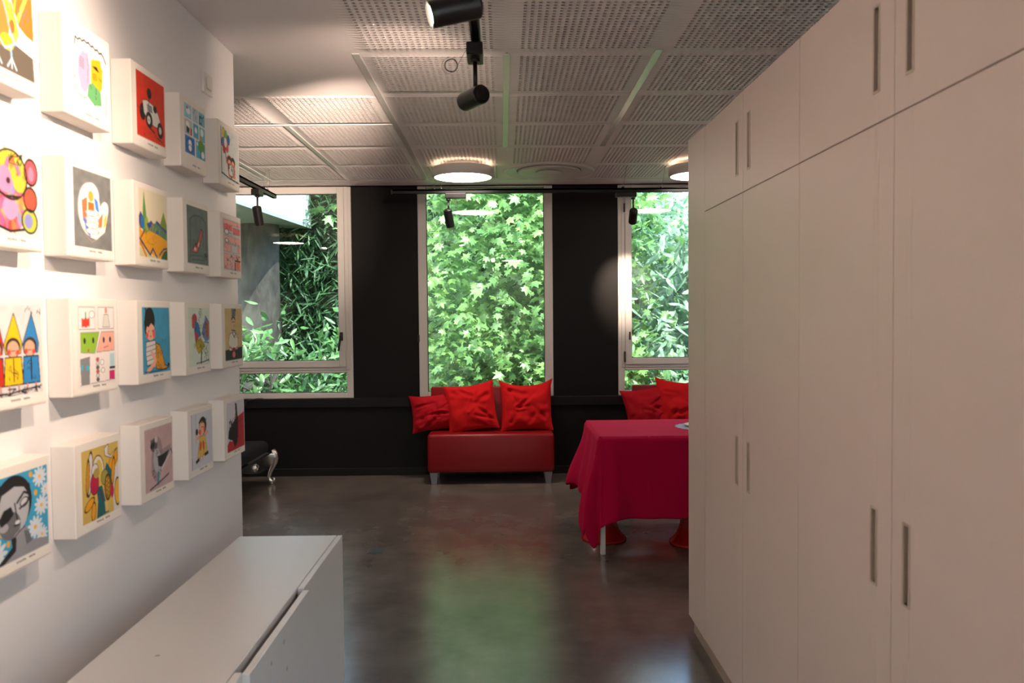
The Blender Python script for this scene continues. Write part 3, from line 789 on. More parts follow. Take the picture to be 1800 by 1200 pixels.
def a_hoods(A):
    A.area(.0, .06, .95, .90, (206, 204, 206)); A.grain(.08, 16)
    A.line([(.0, .98), (.5, .99), (.8, .96)], (90, 90, 90), .008)
    def kid(x, w, hood, tip, lean):
        A.poly([(x - w * .95, .44), (x - w * .5, .30), (x + tip, .10), (x + w * .6, .28), (x + w * .95, .44), (x + w * .8, .54), (x - w * .8, .54)], hood, outline=K, lw=.012)
        A.ell(x + lean * .5, .47, w * .78, .105, (60, 44, 40)); A.ell(x + lean, .49, w * .66, .095, (200, 160, 134), outline=K, lw=.008)
        A.ell(x - w * .42 + lean, .52, .028, .028, (214, 70, 56)); A.ell(x + w * .46 + lean, .53, .028, .028, (214, 70, 56)); A.line([(x - .03 + lean, .51), (x + .03 + lean, .51)], (130, 80, 70), .008)
        A.poly([(x - w * .85, .58), (x + w * .85, .58), (x + w * 1.0, .88), (x - w * 1.0, .88)], hood, outline=K, lw=.014)
        A.line([(x, .60), (x, .84)], K, .018); A.scrib(5, (x - w * .5, .62, x + w * .5, .84), (60, 50, 40), .008, .06)
        for s in (-.5, .5): A.line([(x + s * w, .89), (x + s * w, .97)], (190, 130, 120), .028)
    kid(.22, .13, (186, 44, 30), -.02, 0); kid(.50, .155, (232, 186, 20), .02, 0); kid(.80, .15, (46, 126, 184), .02, -.02)
    A.line([(.1, .955), (.4, .97), (.62, .95), (.95, .93)], K, .02); A.scrib(8, (.3, .92, .97, .99), K, .014, .09); A.scrib(5, (.6, .02, .98, .12), (90, 90, 90), .01, .04)
def a_tomato_comic(A):
    A.area(.10, .05, .965, .93, (226, 218, 214)); G = (120, 120, 126)
    for c in ((.05, .03, .46, .30), (.54, .03, .97, .30)): A.poly([(c[0], c[1]), (c[2], c[1]), (c[2], c[3]), (c[0], c[3])], (228, 222, 220), outline=G, lw=.007)
    A.poly([(.08, .34), (.56, .34), (.44, .60), (.08, .58)], (140, 180, 56), outline=G, lw=.008); A.poly([(.62, .34), (.97, .34), (.97, .58), (.48, .59)], (232, 168, 150), outline=G, lw=.008)
    for x, y in ((.18, .44), (.40, .44), (.68, .44), (.86, .44)): A.ell(x, y, .028, .038, (34, 34, 34))
    A.line([(.68, .54), (.80, .52)], (150, 60, 50), .01); A.ell(.27, .56, .025, .02, (180, 90, 50))
    A.poly([(.12, .16), (.22, .20), (.32, .15), (.32, .27), (.22, .25), (.12, .28)], (196, 70, 40)); A.ell(.22, .22, .06, .06, (222, 60, 44)); A.line([(.22, .17), (.22, .10)], (80, 110, 50), .024); A.ell(.38, .12, .07, .045, (232, 228, 226), outline=G, lw=.006)
    A.ell(.76, .07, .035, .04, (226, 140, 110)); A.poly([(.70, .12), (.82, .12), (.86, .28), (.66, .28)], (214, 208, 200), outline=G, lw=.008)
    A.poly([(.06, .66), (.30, .64), (.28, .97), (.08, .97)], (128, 128, 130), outline=G, lw=.008); A.ell(.10, .76, .03, .035, (70, 170, 200)); A.ell(.24, .77, .04, .035, (70, 170, 200))
    for i in range(6): A.ell(.50, .68 + .05 * i, .04, .024, ((196, 70, 60), (206, 200, 196), (90, 70, 60))[i % 3], outline=G, lw=.006)
    A.ell(.62, .72, .05, .035, (232, 228, 226), outline=G, lw=.006); A.ell(.64, .82, .05, .03, (232, 228, 226), outline=G, lw=.006)
    A.poly([(.84, .62), (.97, .62), (.97, .80), (.84, .80)], (170, 206, 220)); A.poly([(.82, .84), (.97, .84), (.97, .95), (.82, .95)], (200, 40, 110)); A.line([(.84, .80), (.97, .80)], K, .03); A.line([(.06, .975), (.97, .955)], G, .008)
def a_boy(A):
    A.area(.12, .065, .965, .90, (66, 152, 190)); A.grain(.10, 14); S = (234, 172, 146)
    A.ell(.26, .20, .18, .20, (34, 24, 24)); A.scrib(12, (.10, .02, .44, .14), (34, 24, 24), .016, .08); A.poly([(.06, .2), (.2, .2), (.14, .44), (.08, .38)], (34, 24, 24))
    A.ell(.28, .37, .15, .13, S); A.poly([(.10, .20), (.42, .18), (.40, .28), (.30, .24), (.22, .30), (.14, .28)], (34, 24, 24))
    A.ell(.16, .42, .045, .045, (226, 80, 74)); A.ell(.40, .40, .045, .07, (230, 90, 84)); A.ell(.22, .36, .014, .014, K); A.ell(.35, .36, .014, .014, K); A.ell(.28, .44, .02, .012, (150, 40, 50))
    A.poly([(.12, .52), (.44, .50), (.52, .70), (.50, .88), (.14, .88), (.10, .70)], (222, 216, 210), outline=K, lw=.014)
    for i in range(5): A.line([(.12, .60 + .07 * i), (.46, .56 + .07 * i)], (60, 60, 66), .010)
    A.poly([(.46, .54), (.60, .58), (.70, .72), (.78, .90), (.90, .92), (.84, .97), (.66, .96), (.46, .94)], (214, 146, 34), outline=K, lw=.014)
    A.line([(.30, .68), (.44, .80), (.40, .88)], S, .07); A.line([(.44, .82), (.26, .92), (.16, .96)], S, .07); A.scrib(8, (.48, .6, .74, .94), (120, 80, 20), .010, .08)
    A.line([(.06, .97), (.34, .98), (.70, .97), (.94, .94)], (24, 60, 84), .016); A.scrib(4, (.7, .5, .95, .8), (40, 110, 150), .007, .06); A.ell(.93, .90, .04, .03, K)
def a_rooster(A):
    A.area(.10, .06, .965, .90, (206, 218, 206)); A.grain(.06, 16)
    A.ell(.28, .20, .12, .10, (170, 50, 60)); A.ell(.22, .28, .06, .08, (196, 60, 60)); A.poly([(.30, .22), (.46, .26), (.58, .48), (.40, .54), (.26, .40)], (40, 110, 170)); A.poly([(.26, .40), (.44, .46), (.44, .62), (.30, .58)], (190, 50, 70))
    A.poly([(.30, .58), (.56, .52), (.76, .66), (.60, .76), (.44, .80), (.34, .70)], (150, 140, 40)); A.ell(.46, .68, .10, .09, (190, 160, 30)); A.poly([(.60, .44), (.80, .12), (.98, .24), (.98, .56), (.78, .60)], (110, 130, 180)); A.poly([(.80, .24), (.96, .26), (.98, .50), (.82, .52)], (170, 90, 40))
    A.line([(.60, .42), (.80, .12)], (220, 226, 240), .02); A.line([(.78, .14), (.98, .26)], K, .014); A.line([(.84, .16), (.86, .50)], (190, 60, 60), .016); A.line([(.70, .60), (.94, .62)], (70, 120, 190), .02)
    A.line([(.58, .78), (.56, .95)], (40, 60, 60), .05); A.scrib(26, (.24, .14, .95, .80), (30, 36, 40), .008, .12); A.line([(.34, .96), (.62, .95), (.94, .92)], (40, 60, 56), .02); A.scrib(6, (.45, .02, .65, .16), K, .012, .04); A.scrib(8, (.7, .7, .95, .95), (70, 90, 86), .008, .08)
def a_cook(A):
    A.area(.12, .055, .965, .90, (202, 176, 124)); A.grain(.08, 14)
    A.poly([(0, .80), (1, .76), (1, 1), (0, 1)], (34, 36, 44))
    A.poly([(.38, 0), (.64, 0), (.60, .16), (.40, .18)], (110, 116, 122)); A.scrib(8, (.38, .01, .64, .16), (60, 66, 74), .010, .08); A.ell(.48, .21, .12, .05, (34, 30, 34))
    A.ell(.48, .30, .11, .11, (206, 176, 156)); A.ell(.52, .34, .04, .03, (196, 130, 110)); A.line([(.38, .26), (.58, .26)], K, .012); A.poly([(.42, .40), (.56, .40), (.56, .48), (.42, .48)], (200, 176, 160)); A.line([(.36, .42), (.60, .44)], (50, 40, 44), .02)
    A.poly([(.26, .50), (.44, .46), (.62, .48), (.74, .58), (.72, .80), (.24, .82), (.18, .66)], (220, 214, 206), outline=(70, 66, 70), lw=.012); A.line([(.42, .48), (.52, .56), (.62, .48)], (90, 80, 100), .03)
    A.line([(.24, .74), (.44, .80)], (190, 130, 120), .04); A.line([(.70, .76), (.56, .80)], (190, 130, 120), .04); A.ell(.48, .80, .10, .04, (130, 40, 30)); A.ell(.48, .90, .09, .06, (206, 110, 120)); A.scrib(10, (.10, .34, .95, .60), (120, 100, 70), .008, .05)
def a_portrait(A):
    A.area(.02, .08, .965, .90, (60, 156, 194)); rng = A.rng
    for (x, y, r) in ((.86, .12, .12), (.88, .48, .12), (.76, .72, .13), (.10, .86, .17), (.04, .60, .08), (.88, .84, .10), (.96, .30, .08)):
        for k in range(11):
            t = 2 * PI * k / 11; A.ell(x + r * .55 * math.cos(t), y + r * .55 * math.sin(t), r * .55, r * .18, (206, 214, 224), t)
        A.ell(x, y, r * .2, r * .2, (236, 180, 40))
    for (x, y) in ((.70, .06), (.78, .30), (.20, .64), (.30, .78), (.40, .86), (.84, .90)): A.ell(x, y, .03, .035, (226, 166, 30))
    g1, g2, g3 = (176, 178, 184), (104, 104, 110), (36, 34, 38)
    A.poly([(.34, .66), (.62, .66), (.66, .84), (.96, .90), (1, 1), (.10, 1), (.36, .86)], (140, 142, 150)); A.poly([(.34, .66), (.44, .66), (.42, .90), (.22, 1), (.10, 1), (.36, .84)], g3); A.poly([(.56, .70), (.64, .72), (.70, .86), (.60, .88)], g2)
    A.ell(.40, .34, .31, .33, g3, .1); A.ell(.40, .40, .26, .31, g1, .08); A.ell(.34, .58, .17, .16, g2, .2); A.ell(.24, .58, .07, .05, (160, 160, 168)); A.poly([(.12, .10), (.46, .02), (.68, .16), (.70, .34), (.58, .18), (.42, .14), (.22, .20), (.16, .34), (.08, .36)], g3)
    A.poly([(.16, .48), (.24, .38), (.36, .36), (.40, .46), (.32, .52), (.20, .56)], g3); A.line([(.46, .34), (.58, .24), (.66, .28)], g3, .03); A.ell(.58, .36, .07, .05, (196, 198, 204), -.3, 1, g3, .01); A.line([(.50, .42), (.62, .38), (.66, .32)], g3, .025)
    A.line([(.42, .34), (.44, .46), (.46, .56)], g3, .02); A.ell(.46, .57, .04, .025, (210, 212, 216)); A.line([(.40, .60), (.48, .60)], g3, .018); A.ell(.48, .70, .09, .03, (150, 150, 156), -.35); A.line([(.40, .74), (.48, .69), (.58, .65)], g3, .014); A.ell(.06, .46, .06, .07, g3)
def a_leaves(A):
    A.area(.115, .075, .965, .90, (206, 176, 92)); Y = (224, 156, 30); T = (36, 96, 106); O = (60, 44, 20)
    A.poly([(.80, .46), (1, .30), (1, 1), (.84, 1)], (216, 214, 214))
    A.ell(.20, .34, .07, .30, (212, 206, 200), .15, 1, O, .008); A.ell(.15, .38, .045, .24, (200, 140, 30), .1, 1, O, .008)
    A.ell(.42, .34, .16, .22, (214, 206, 190), 0, 1, O, .01); A.ell(.44, .38, .10, .20, (206, 180, 90)); A.ell(.34, .32, .09, .10, (206, 206, 204), 0, 1, O, .008)
    A.poly([(.66, .42), (.76, .22), (.98, .10), (.98, .26), (.84, .38)], Y, outline=O, lw=.01); A.poly([(.56, .44), (.66, .26), (.80, .40), (.78, .60), (.66, .56)], T); A.poly([(.36, .56), (.52, .56), (.62, .84), (.70, .98), (.36, 1), (.40, .76)], T)
    A.poly([(.60, .05), (.72, .0), (.70, .14), (.78, .18), (.96, .10), (.80, .22), (.62, .16)], (214, 210, 206), outline=O, lw=.01)
    A.ell(.32, .50, .11, .15, (184, 32, 70), .1, 1, O, .01); A.ell(.38, .36, .08, .07, (170, 150, 70)); A.ell(.60, .46, .10, .11, (158, 146, 74), 0, 1, O, .008); A.ell(.68, .62, .09, .18, (150, 110, 30), 0, 1, O, .012)
    for i in range(8): A.ell(.65 + .05 * (i % 2), .50 + .032 * i, .014, .02, (206, 160, 60), .6)
    A.ell(.84, .42, .045, .20, Y, .15, 1, O, .008); A.ell(.80, .70, .05, .10, (190, 40, 80)); A.ell(.96, .74, .09, .20, (226, 180, 60), 0, 1, O, .01)
    A.ell(.18, .76, .14, .06, Y, -.5, 1, O, .01); A.ell(.28, .88, .055, .13, Y, .15, 1, O, .01); A.poly([(.58, .80), (.66, .84), (.70, .96), (.60, .96)], (210, 190, 110)); A.line([(.46, .60), (.54, .80)], (90, 40, 90), .02)
def a_duck(A):
    A.area(.105, .065, .965, .90, (196, 166, 166)); A.grain(.07, 14)
    A.ell(.42, .52, .20, .36, (120, 110, 116), .1, .55); A.poly([(.50, .40), (.92, .36), (.96, .52), (.60, .56)], (132, 122, 128), .6)
    A.ell(.32, .28, .12, .11, (96, 94, 100)); A.ell(.27, .28, .08, .05, (36, 34, 38), -.3); A.ell(.40, .20, .05, .05, (200, 200, 200)); A.poly([(.34, .34), (.48, .36), (.56, .50), (.80, .54), (.64, .70), (.48, .78), (.34, .70), (.28, .52)], (176, 176, 180))
    A.poly([(.44, .48), (.60, .48), (.88, .44), (.72, .60), (.58, .68), (.46, .64)], (40, 40, 46)); A.line([(.56, .72), (.76, .60), (.96, .48)], (206, 206, 210), .03); A.line([(.94, .44), (.99, .52)], K, .02)
    A.line([(.46, .76), (.44, .92)], (70, 140, 166), .07); A.line([(.16, .97), (.46, .92), (.84, .84)], (84, 76, 84), .03); A.scrib(10, (.2, .18, .56, .8), (70, 66, 72), .010, .08)
def a_swing(A):
    A.area(.10, .06, .965, .90, (204, 206, 214)); A.line([(.22, 0), (.22, .55)], (110, 112, 118), .008); A.line([(.78, 0), (.78, .5)], (110, 112, 118), .008); A.line([(.02, .0), (.03, 1)], (110, 110, 110), .012)
    A.ell(.54, .26, .18, .17, (44, 34, 34)); A.ell(.26, .34, .06, .06, (44, 34, 34)); A.ell(.50, .30, .14, .13, (232, 176, 140)); A.ell(.40, .36, .06, .05, (226, 90, 66)); A.ell(.62, .33, .04, .05, (226, 90, 66)); A.scrib(8, (.36, .10, .72, .2), (44, 34, 34), .014, .06)
    A.line([(.48, .28), (.58, .28)], (120, 60, 50), .01); A.line([(.28, .46), (.44, .44)], (226, 160, 130), .06); A.line([(.76, .40), (.66, .46)], (226, 160, 130), .06)
    A.poly([(.40, .44), (.64, .44), (.74, .78), (.26, .84)], (218, 188, 90), outline=(110, 90, 40), lw=.01); A.ell(.42, .62, .05, .09, (206, 80, 60), .2); A.ell(.56, .62, .05, .09, (206, 80, 60), -.2)
    A.poly([(.18, .86), (.36, .82), (.36, .88), (.20, .92)], (30, 40, 40)); A.poly([(.60, .78), (.78, .76), (.80, .82), (.62, .84)], (30, 40, 40)); A.line([(.42, .74), (.40, .90)], (226, 160, 130), .035); A.line([(.52, .74), (.52, .88)], (226, 160, 130), .035); A.scrib(8, (.26, .6, .74, .84), (180, 140, 40), .01, .06)
def a_silhouette(A):
    A.area(.12, .055, .97, .90, (206, 202, 210)); A.poly([(.56, .34), (1, .28), (1, 1), (0, 1), (0, .84), (.10, .78), (.52, .84)], (176, 40, 48))
    A.poly([(.46, .04), (.56, .06), (.58, .22), (.62, .38), (.60, .60), (.56, .86), (.42, .96), (.30, .80), (.04, .72), (.08, .56), (.26, .46), (.40, .40), (.48, .24)], (32, 28, 32))
    A.scrib(20, (.12, .34, .62, .80), (32, 28, 32), .016, .14); A.line([(.58, .46), (.94, .42)], (40, 30, 34), .012); A.line([(.46, .36), (.50, .30)], (210, 130, 100), .03); A.line([(.0, .10), (.0, .60)], (60, 50, 54), .02)

ARTS = [
 [(a_bird, 'box canvas of a bird with orange tail and blue feet on brown ground'),
  (a_face, 'box canvas of a line-drawn face with pink, ochre and green patches'),
  (a_car, 'box canvas print of a white racing car on bright red'),
  (a_blue_comic, 'box canvas with light blue comic strip panels and a green tree'),
  (a_balloons, 'box canvas of coloured balloons above two dark-haired children, top row near the switch')],
 [(a_bear, 'box canvas of a multicoloured scribbled teddy bear on pale grey'),
  (a_hand, 'box canvas of a white hand shape with coloured pages on grey'),
  (a_valley, 'box canvas of a golden valley with blue hills and a tall green tree'),
  (a_shoe, 'box canvas of a red high heeled shoe under an arch on grey green'),
  (a_pink_comic, 'box canvas with pink and grey comic strip panels')],
 [(a_hoods, 'box canvas of three children in pointed red, yellow and blue hoods'),
  (a_tomato_comic, 'box canvas comic page with green and pink faces and a red tomato'),
  (a_boy, 'box canvas of a dark-haired boy in striped shirt on turquoise blue'),
  (a_rooster, 'box canvas of a painted rooster with red head and blue neck'),
  (a_cook, 'box canvas of a cook in a tall hat behind a dark table on tan')],
 [(a_portrait, 'box canvas of a grey shaded woman face among white daisies on blue'),
  (a_leaves, 'box canvas of golden leaves with a crimson bud and teal stems'),
  (a_duck, 'box canvas of a grey and black bird standing on dusty pink'),
  (a_swing, 'box canvas of a girl in a yellow dress on a swing'),
  (a_silhouette, 'box canvas of a black silhouette against a red block')]]
COLY = [1.785, 2.165, 2.555, 2.940, 3.325]
COLW = [0.260, 0.255, 0.258, 0.254, 0.262]
ROWZ = [(2.054, 2.320), (1.669, 1.940), (1.285, 1.557), (0.897, 1.155)]
RES = [(96, 124), (96, 132), (80, 116), (60, 100), (56, 96)]
XW = -1.233
DEP = 0.065
for r in range(4):
    for c in range(5):
        fn, label = ARTS[r][c]
        y0 = COLY[c] + RNG.uniform(-.003, .003); w = COLW[c]; z0, z1 = ROWZ[r]; h = z1 - z0
        root = empty('box_canvas', (XW, y0, z0))
        tag(root, label, 'picture', 'white box canvases on the left wall')
        MB().box(0.0, DEP, 0, w, 0, h, 0.0035, 2).build('canvas_box', M['canvas'], root)
        nw, nh = RES[c]
        A = Art(nw, nh, 100 + r * 10 + c); fn(A); A.caption(); im = A.out()
        # sheet faces +X; seen from the room u runs along +Y ... left edge of the picture is the near (small Y) side
        uu = np.linspace(0.006, w - 0.006, nw); vv = np.linspace(h - 0.006, 0.006, nh)
        YY, ZZ = np.meshgrid(uu, vv)
        bow = 0.0008 + 0.0012 * np.sin(YY / w * PI) * 0.5
        V = np.stack([DEP + bow, YY, ZZ], -1).reshape(-1, 3)
        ii = (np.arange(nh - 1)[:, None] * nw + np.arange(nw - 1)[None]).ravel()
        F = np.stack([ii, ii + nw, ii + nw + 1, ii + 1], -1)
        me = np_mesh('printed_sheet', V, F)
        ca = me.color_attributes.new('ink', 'FLOAT_COLOR', 'POINT')
        rgba = np.ones((nh * nw, 4), dtype=np.float32); rgba[:, :3] = im.reshape(-1, 3)
        ca.data.foreach_set('color', rgba.ravel())
        mesh_obj('printed_sheet', me, M['print'], root)

# wall switch
sw = empty('wall_switch', (XW, 3.322, 2.43)); tag(sw, 'white square wall switch high on the left wall', 'switch')
MB().box(0, 0.012, 0, 0.105, 0, 0.085, 0.003, 2).build('plate', M['plastic'], sw)
MB().box(0.012, 0.019, 0.03, 0.075, 0.018, 0.067, 0.002, 1).build('rocker', M['plastic'], sw)

# ------------------------------------------------------------------ tracks, spotlights, ceiling lamps, diffuser
def track(name, p0, p1, label, wires):
    p0 = Vector(p0); p1 = Vector(p1)
    root = empty('track_rail', p0); tag(root, label, 'track rail')
    d = p1 - p0; L = d.length; al = abs(d.x) > abs(d.y)
    b = MB(); w = 0.0175
    def bx(a0, a1, s0, s1, z0, z1):
        if al: b.box(a0, a1, s0, s1, z0, z1, 0.001, 1)
        else: b.box(s0, s1, a0, a1, z0, z1, 0.001, 1)
    bx(0, L, -w, -w + 0.006, 0, 0.035); bx(0, L, w - 0.006, w, 0, 0.035); bx(0, L, -w, w, 0.020, 0.035)
    bx(0, L, -0.003, 0.003, 0.006, 0.022)
    b.build('rail', M['trackblack'], root)
    for e in (0, L):
        b = MB(); s = 0.012 if e else -0.012
        a0, a1 = min(e, e + s), max(e, e + s)
        if al: b.box(a0, a1, -w, w, 0, 0.035, 0.001, 1)
        else: b.box(-w, w, a0, a1, 0, 0.035, 0.001, 1)
        b.build('end_cap', M['trackblack'], root)
    for t in wires:
        q = Vector((t, 0, 0)) if al else Vector((0, t, 0))
        side = Vector((0.03, 0, 0)) if al else Vector((0.02, 0.02, 0))
        MB().tube([q + Vector((0, 0, 0.034)), q + Vector((0, 0, 0.045))], 0.012, 8).build('suspension_clip', M['trackblack'], root)
        MB().tube([q + Vector((0, 0, 0.045)), q + side * .5 + Vector((0, 0, 0.12)), q + side + Vector((0, 0, CZ - p0.z))], 0.0016, 6).build('suspension_wire', M['steelcable'], root)
    return root
track('t', (-0.09, 0.25, 2.50), (-0.09, 3.05, 2.50), 'black track rail running away over the corridor toward the window wall', (0.4, 2.35))
track('t', (-0.90, 6.60, 2.50), (2.60, 6.60, 2.50), 'long black track rail hung parallel to the window wall', (0.34, 0.40, 1.9, 2.22, 3.2))
track('t', (-1.925, 4.00, 2.50), (-1.925, 6.80, 2.50), 'black track rail running toward the left window beyond the partition', (0.3, 2.5, 2.6))

def spotlight(base, aim, label, core=0.0, rail_y=True, power=60.0, size=1.05, blend=0.55, body=0.0, lens=True, cable=False, L=0.135, adx=0.0, R=0.035, drop=0.10, soft=0.025):
    """base = point on the rail underside; aim = world point"""
    base = Vector(base)
    root = empty('track_spotlight', base); tag(root, label, 'spotlight', 'black track spotlights')
    b = MB()
    if rail_y: b.box(-0.030, 0.030, -0.065, 0.065, -0.047, -0.001, 0.003, 1)
    else: b.box(-0.085 + adx, 0.085 + adx, -0.028, 0.028, -0.040, -0.001, 0.003, 1)
    b.build('adapter', M['spotblack'], root)
    MB().cyl((0, 0, -0.045), (0, 0, -0.058), 0.018, n=20).build('swivel', M['spotblack'], root)
    MB().cyl((0, 0, -0.055), (0, 0, -0.055 - drop), 0.008, n=14).build('arm', M['spotblack'], root)
    c = Vector((0, 0, -0.055 - drop - 0.030))
    d = (Vector(aim) - (base + c)).normalized()
    b = MB()
    p0, p1 = c - d * L * 0.35, c + d * L * 0.65
    b.cyl(p0, p1, R, n=36, caps=False)
    b.cyl(p0 - d * 0.004, p0, R * 0.93, R, n=36, caps=False); b.cyl(p1 - d * 0.012, p1, R * 0.86, R * 0.9, n=36, caps=False)
    # closed back plate, ring at the mouth
    b.cyl(p0 - d * 0.004, p0 - d * 0.001, R * 0.93, R * 0.80, n=36)
    b.build('housing', M['spotblack'], root)
    MB().cyl(p0 - d * 0.010, p0 - d * 0.003, R * 0.55, R * 0.62, n=24).build('heat_sink', M['spotblack'], root)
    MB().cyl(p1 - d * 0.016, p1 - d * 0.010, R * 0.90, n=36).build('lens', M['spotlens'] if lens else M['brass'], root)
    if power > 0:
        ld = bpy.data.lights.new('spot_beam', 'SPOT'); ld.energy = power; ld.color = (1.0, 0.76, 0.58); ld.spot_size = size; ld.spot_blend = blend; ld.shadow_soft_size = soft
        lo = bpy.data.objects.new('spot_beam', ld); COL.objects.link(lo); lo.parent = root
        lo.location = p1 + d * 0.012; lo.rotation_euler = d.to_track_quat('-Z', 'Y').to_euler()
        if core > 0:      # brighter middle of the same beam
            lc = ld.copy(); lc.energy = core; lc.spot_size = 0.62; lc.spot_blend = 1.0
            l2 = bpy.data.objects.new('spot_core', lc); COL.objects.link(l2); l2.parent = root
            l2.location = lo.location; l2.rotation_euler = lo.rotation_euler
    return root
P_WALL = 40
spotlight((-0.105, 2.15, 2.50), (-1.233, 1.88, 1.98), 'lit black spotlight at the top edge, its glowing lens facing the pictures', power=P_WALL, size=1.7, blend=0.8)
spotlight((-0.09, 1.20, 2.50), (-1.233, 1.62, 1.95), 'black spotlight over the corridor, out of view behind the first', power=P_WALL, size=1.7, blend=0.8)
sp2 = spotlight((-0.095, 3.01, 2.50), (-1.02, 4.70, 2.37), 'black spotlight at the end of the corridor rail, turned away to the ceiling', power=17, size=1.80, blend=0.8, cable=True, core=620)
spotlight((-0.44, 6.60, 2.50), (-0.20, 7.1, 0.8), 'small black spotlight hanging before the middle window', rail_y=False, power=22, size=0.9, L=0.14, adx=0.06)
spotlight((1.085, 6.60, 2.50), (1.155, 7.5, 1.73), 'small black spotlight lighting the left jamb of the right window', rail_y=False, power=95, size=0.70, blend=1.0, adx=-0.06, L=0.135)
spotlight((-1.925, 6.33, 2.50), (-1.86, 7.0, 0.6), 'small black spotlight hanging before the left window', power=14, size=0.9, L=0.14)
spotlight((-1.925, 4.60, 2.50), (-3.4, 4.6, 1.0), 'black spotlight on the rail hidden behind the partition wall', power=50, size=1.3)

# coiled spare cable at the end of the corridor rail
b = MB(); cc = Vector((-0.185, 3.02, 2.435))
pts = []
for k in range(3 * 28):
    t = 2 * PI * k / 28; rr = 0.0235 + 0.0015 * math.sin(k * 1.7)
    pts.append(cc + Vector((rr * math.cos(t), 0.003 * math.sin(k * .9), rr * math.sin(t))))
b.tube(pts, 0.0016, 6)
pts = [cc + Vector((0.030 * math.cos(t) - 0.006, 0.004, 0.030 * math.sin(t))) for t in np.linspace(PI * .5, PI * 1.5, 14)]
b.tube(pts, 0.0007, 5)
b.tube([cc + Vector((0.0235, 0, 0)), Vector((-0.150, 3.02, 2.455)), Vector((-0.127, 3.01, 2.490))], 0.0009, 5)
o = b.build('spare_cable_coil', M['darkcable']); tag(o, 'small coil of spare dark cable hanging beside the corridor rail end', 'cable')

def ceiling_lamp(x, y, label):
    root = empty('ceiling_lamp', (x, y, CZ)); tag(root, label, 'ceiling lamp', 'white round ceiling lamps')
    MB().lathe([(0.0, 0), (0.13, 0), (0.13, -0.040), (0.0, -0.040)], n=64).build('mount', M['lampwhite'], root)
    MB().lathe([(0.13, -0.036), (0.238, -0.036), (0.243, -0.041), (0.243, -0.112), (0.240, -0.116), (0.228, -0.116), (0.226, -0.108), (0.13, -0.108)], n=80).build('drum', M['lampwhite'], root)
    MB().lathe([(0.0, -0.113), (0.229, -0.113)], n=72).build('diffuser', M['lamp'], root)
    MB().lathe([(0.205, -0.0345), (0.222, -0.0345)], n=72).build('uplight_ring', M['halo'], root)
ceiling_lamp(-0.31, 6.43, 'lit white round ceiling lamp in front of the middle window')
ceiling_lamp(1.59, 6.43, 'lit white round ceiling lamp half hidden by the cupboards')
ceiling_lamp(-3.2, 6.0, 'added round fill lamp, unseen, in the room left of the partition')  # out of view, added to fill the left room with light
ceiling_lamp(-3.2, 3.0, 'added round fill lamp, unseen behind the partition')  # unseen, added for fill light behind the partition
ceiling_lamp(3.4, 5.2, 'added round fill lamp, unseen, in the room behind the cupboards')  # unseen, added to brighten the room past the cupboards
ceiling_lamp(0.20, -1.3, 'added round fill lamp, unseen behind the viewer')  # added warm fill for the corridor, never in view

df = empty('air_diffuser', (0.40, 6.78, CZ)); tag(df, 'round white ceiling air diffuser with concentric rings', 'air diffuser')
MB().lathe([(0.385, -0.0005), (0.385, -0.006), (0.372, -0.016), (0.356, -0.014), (0.300, -0.003), (0.270, -0.001)], n=96).build('outer_ring', M['lampwhite'], df)
MB().lathe([(0.300, -0.0012), (0.0, -0.0012)], n=64).build('throat', M['joint'], df)
MB().lathe([(0.262, -0.002), (0.266, -0.013), (0.256, -0.017), (0.20, -0.010), (0.11, -0.004), (0.0, -0.003)], n=96).build('middle_cone', M['lampwhite'], df)
MB().lathe([(0.055, -0.004), (0.108, -0.015), (0.100, -0.020), (0.05, -0.012), (0.0, -0.010)], n=64).build('centre_cone', M['lampwhite'], df)

# ------------------------------------------------------------------ sofas and cushions
def loveseat(x0, w, label):
    root = empty('loveseat', (x0, 7.0, 0)); tag(root, label, 'sofa', 'red armless loveseats under the windows')
    MB().box(0, w, 0.0, 0.375, 0.104, 0.452, 0.035, 5).build('seat', M['sofa'], root, smooth=True)
    MB().box(0.005, w - 0.005, 0.376, 0.443, 0.13, 0.835, 0.012, 3).build('backrest', M['sofa'], root, smooth=True)
    for sx in (0.055, w - 0.055):
        for sy in (0.05, 0.345):
            b = MB(); a, c = 0.036, 0.022
            b.hexa([(sx - c, sy - c, 0), (sx + c, sy - c, 0), (sx + c, sy + c, 0), (sx - c, sy + c, 0), (sx - a, sy - a, 0.106), (sx + a, sy - a, 0.106), (sx + a, sy + a, 0.106), (sx - a, sy + a, 0.106)], 0.002)
            b.build('leg', M['legmetal'], root)
    return root
loveseat(-0.680, 1.125, 'red leatherette armless loveseat with grey metal legs under the middle window')
loveseat(1.195, 1.125, 'red leatherette loveseat behind the table, partly hidden by the cupboards')

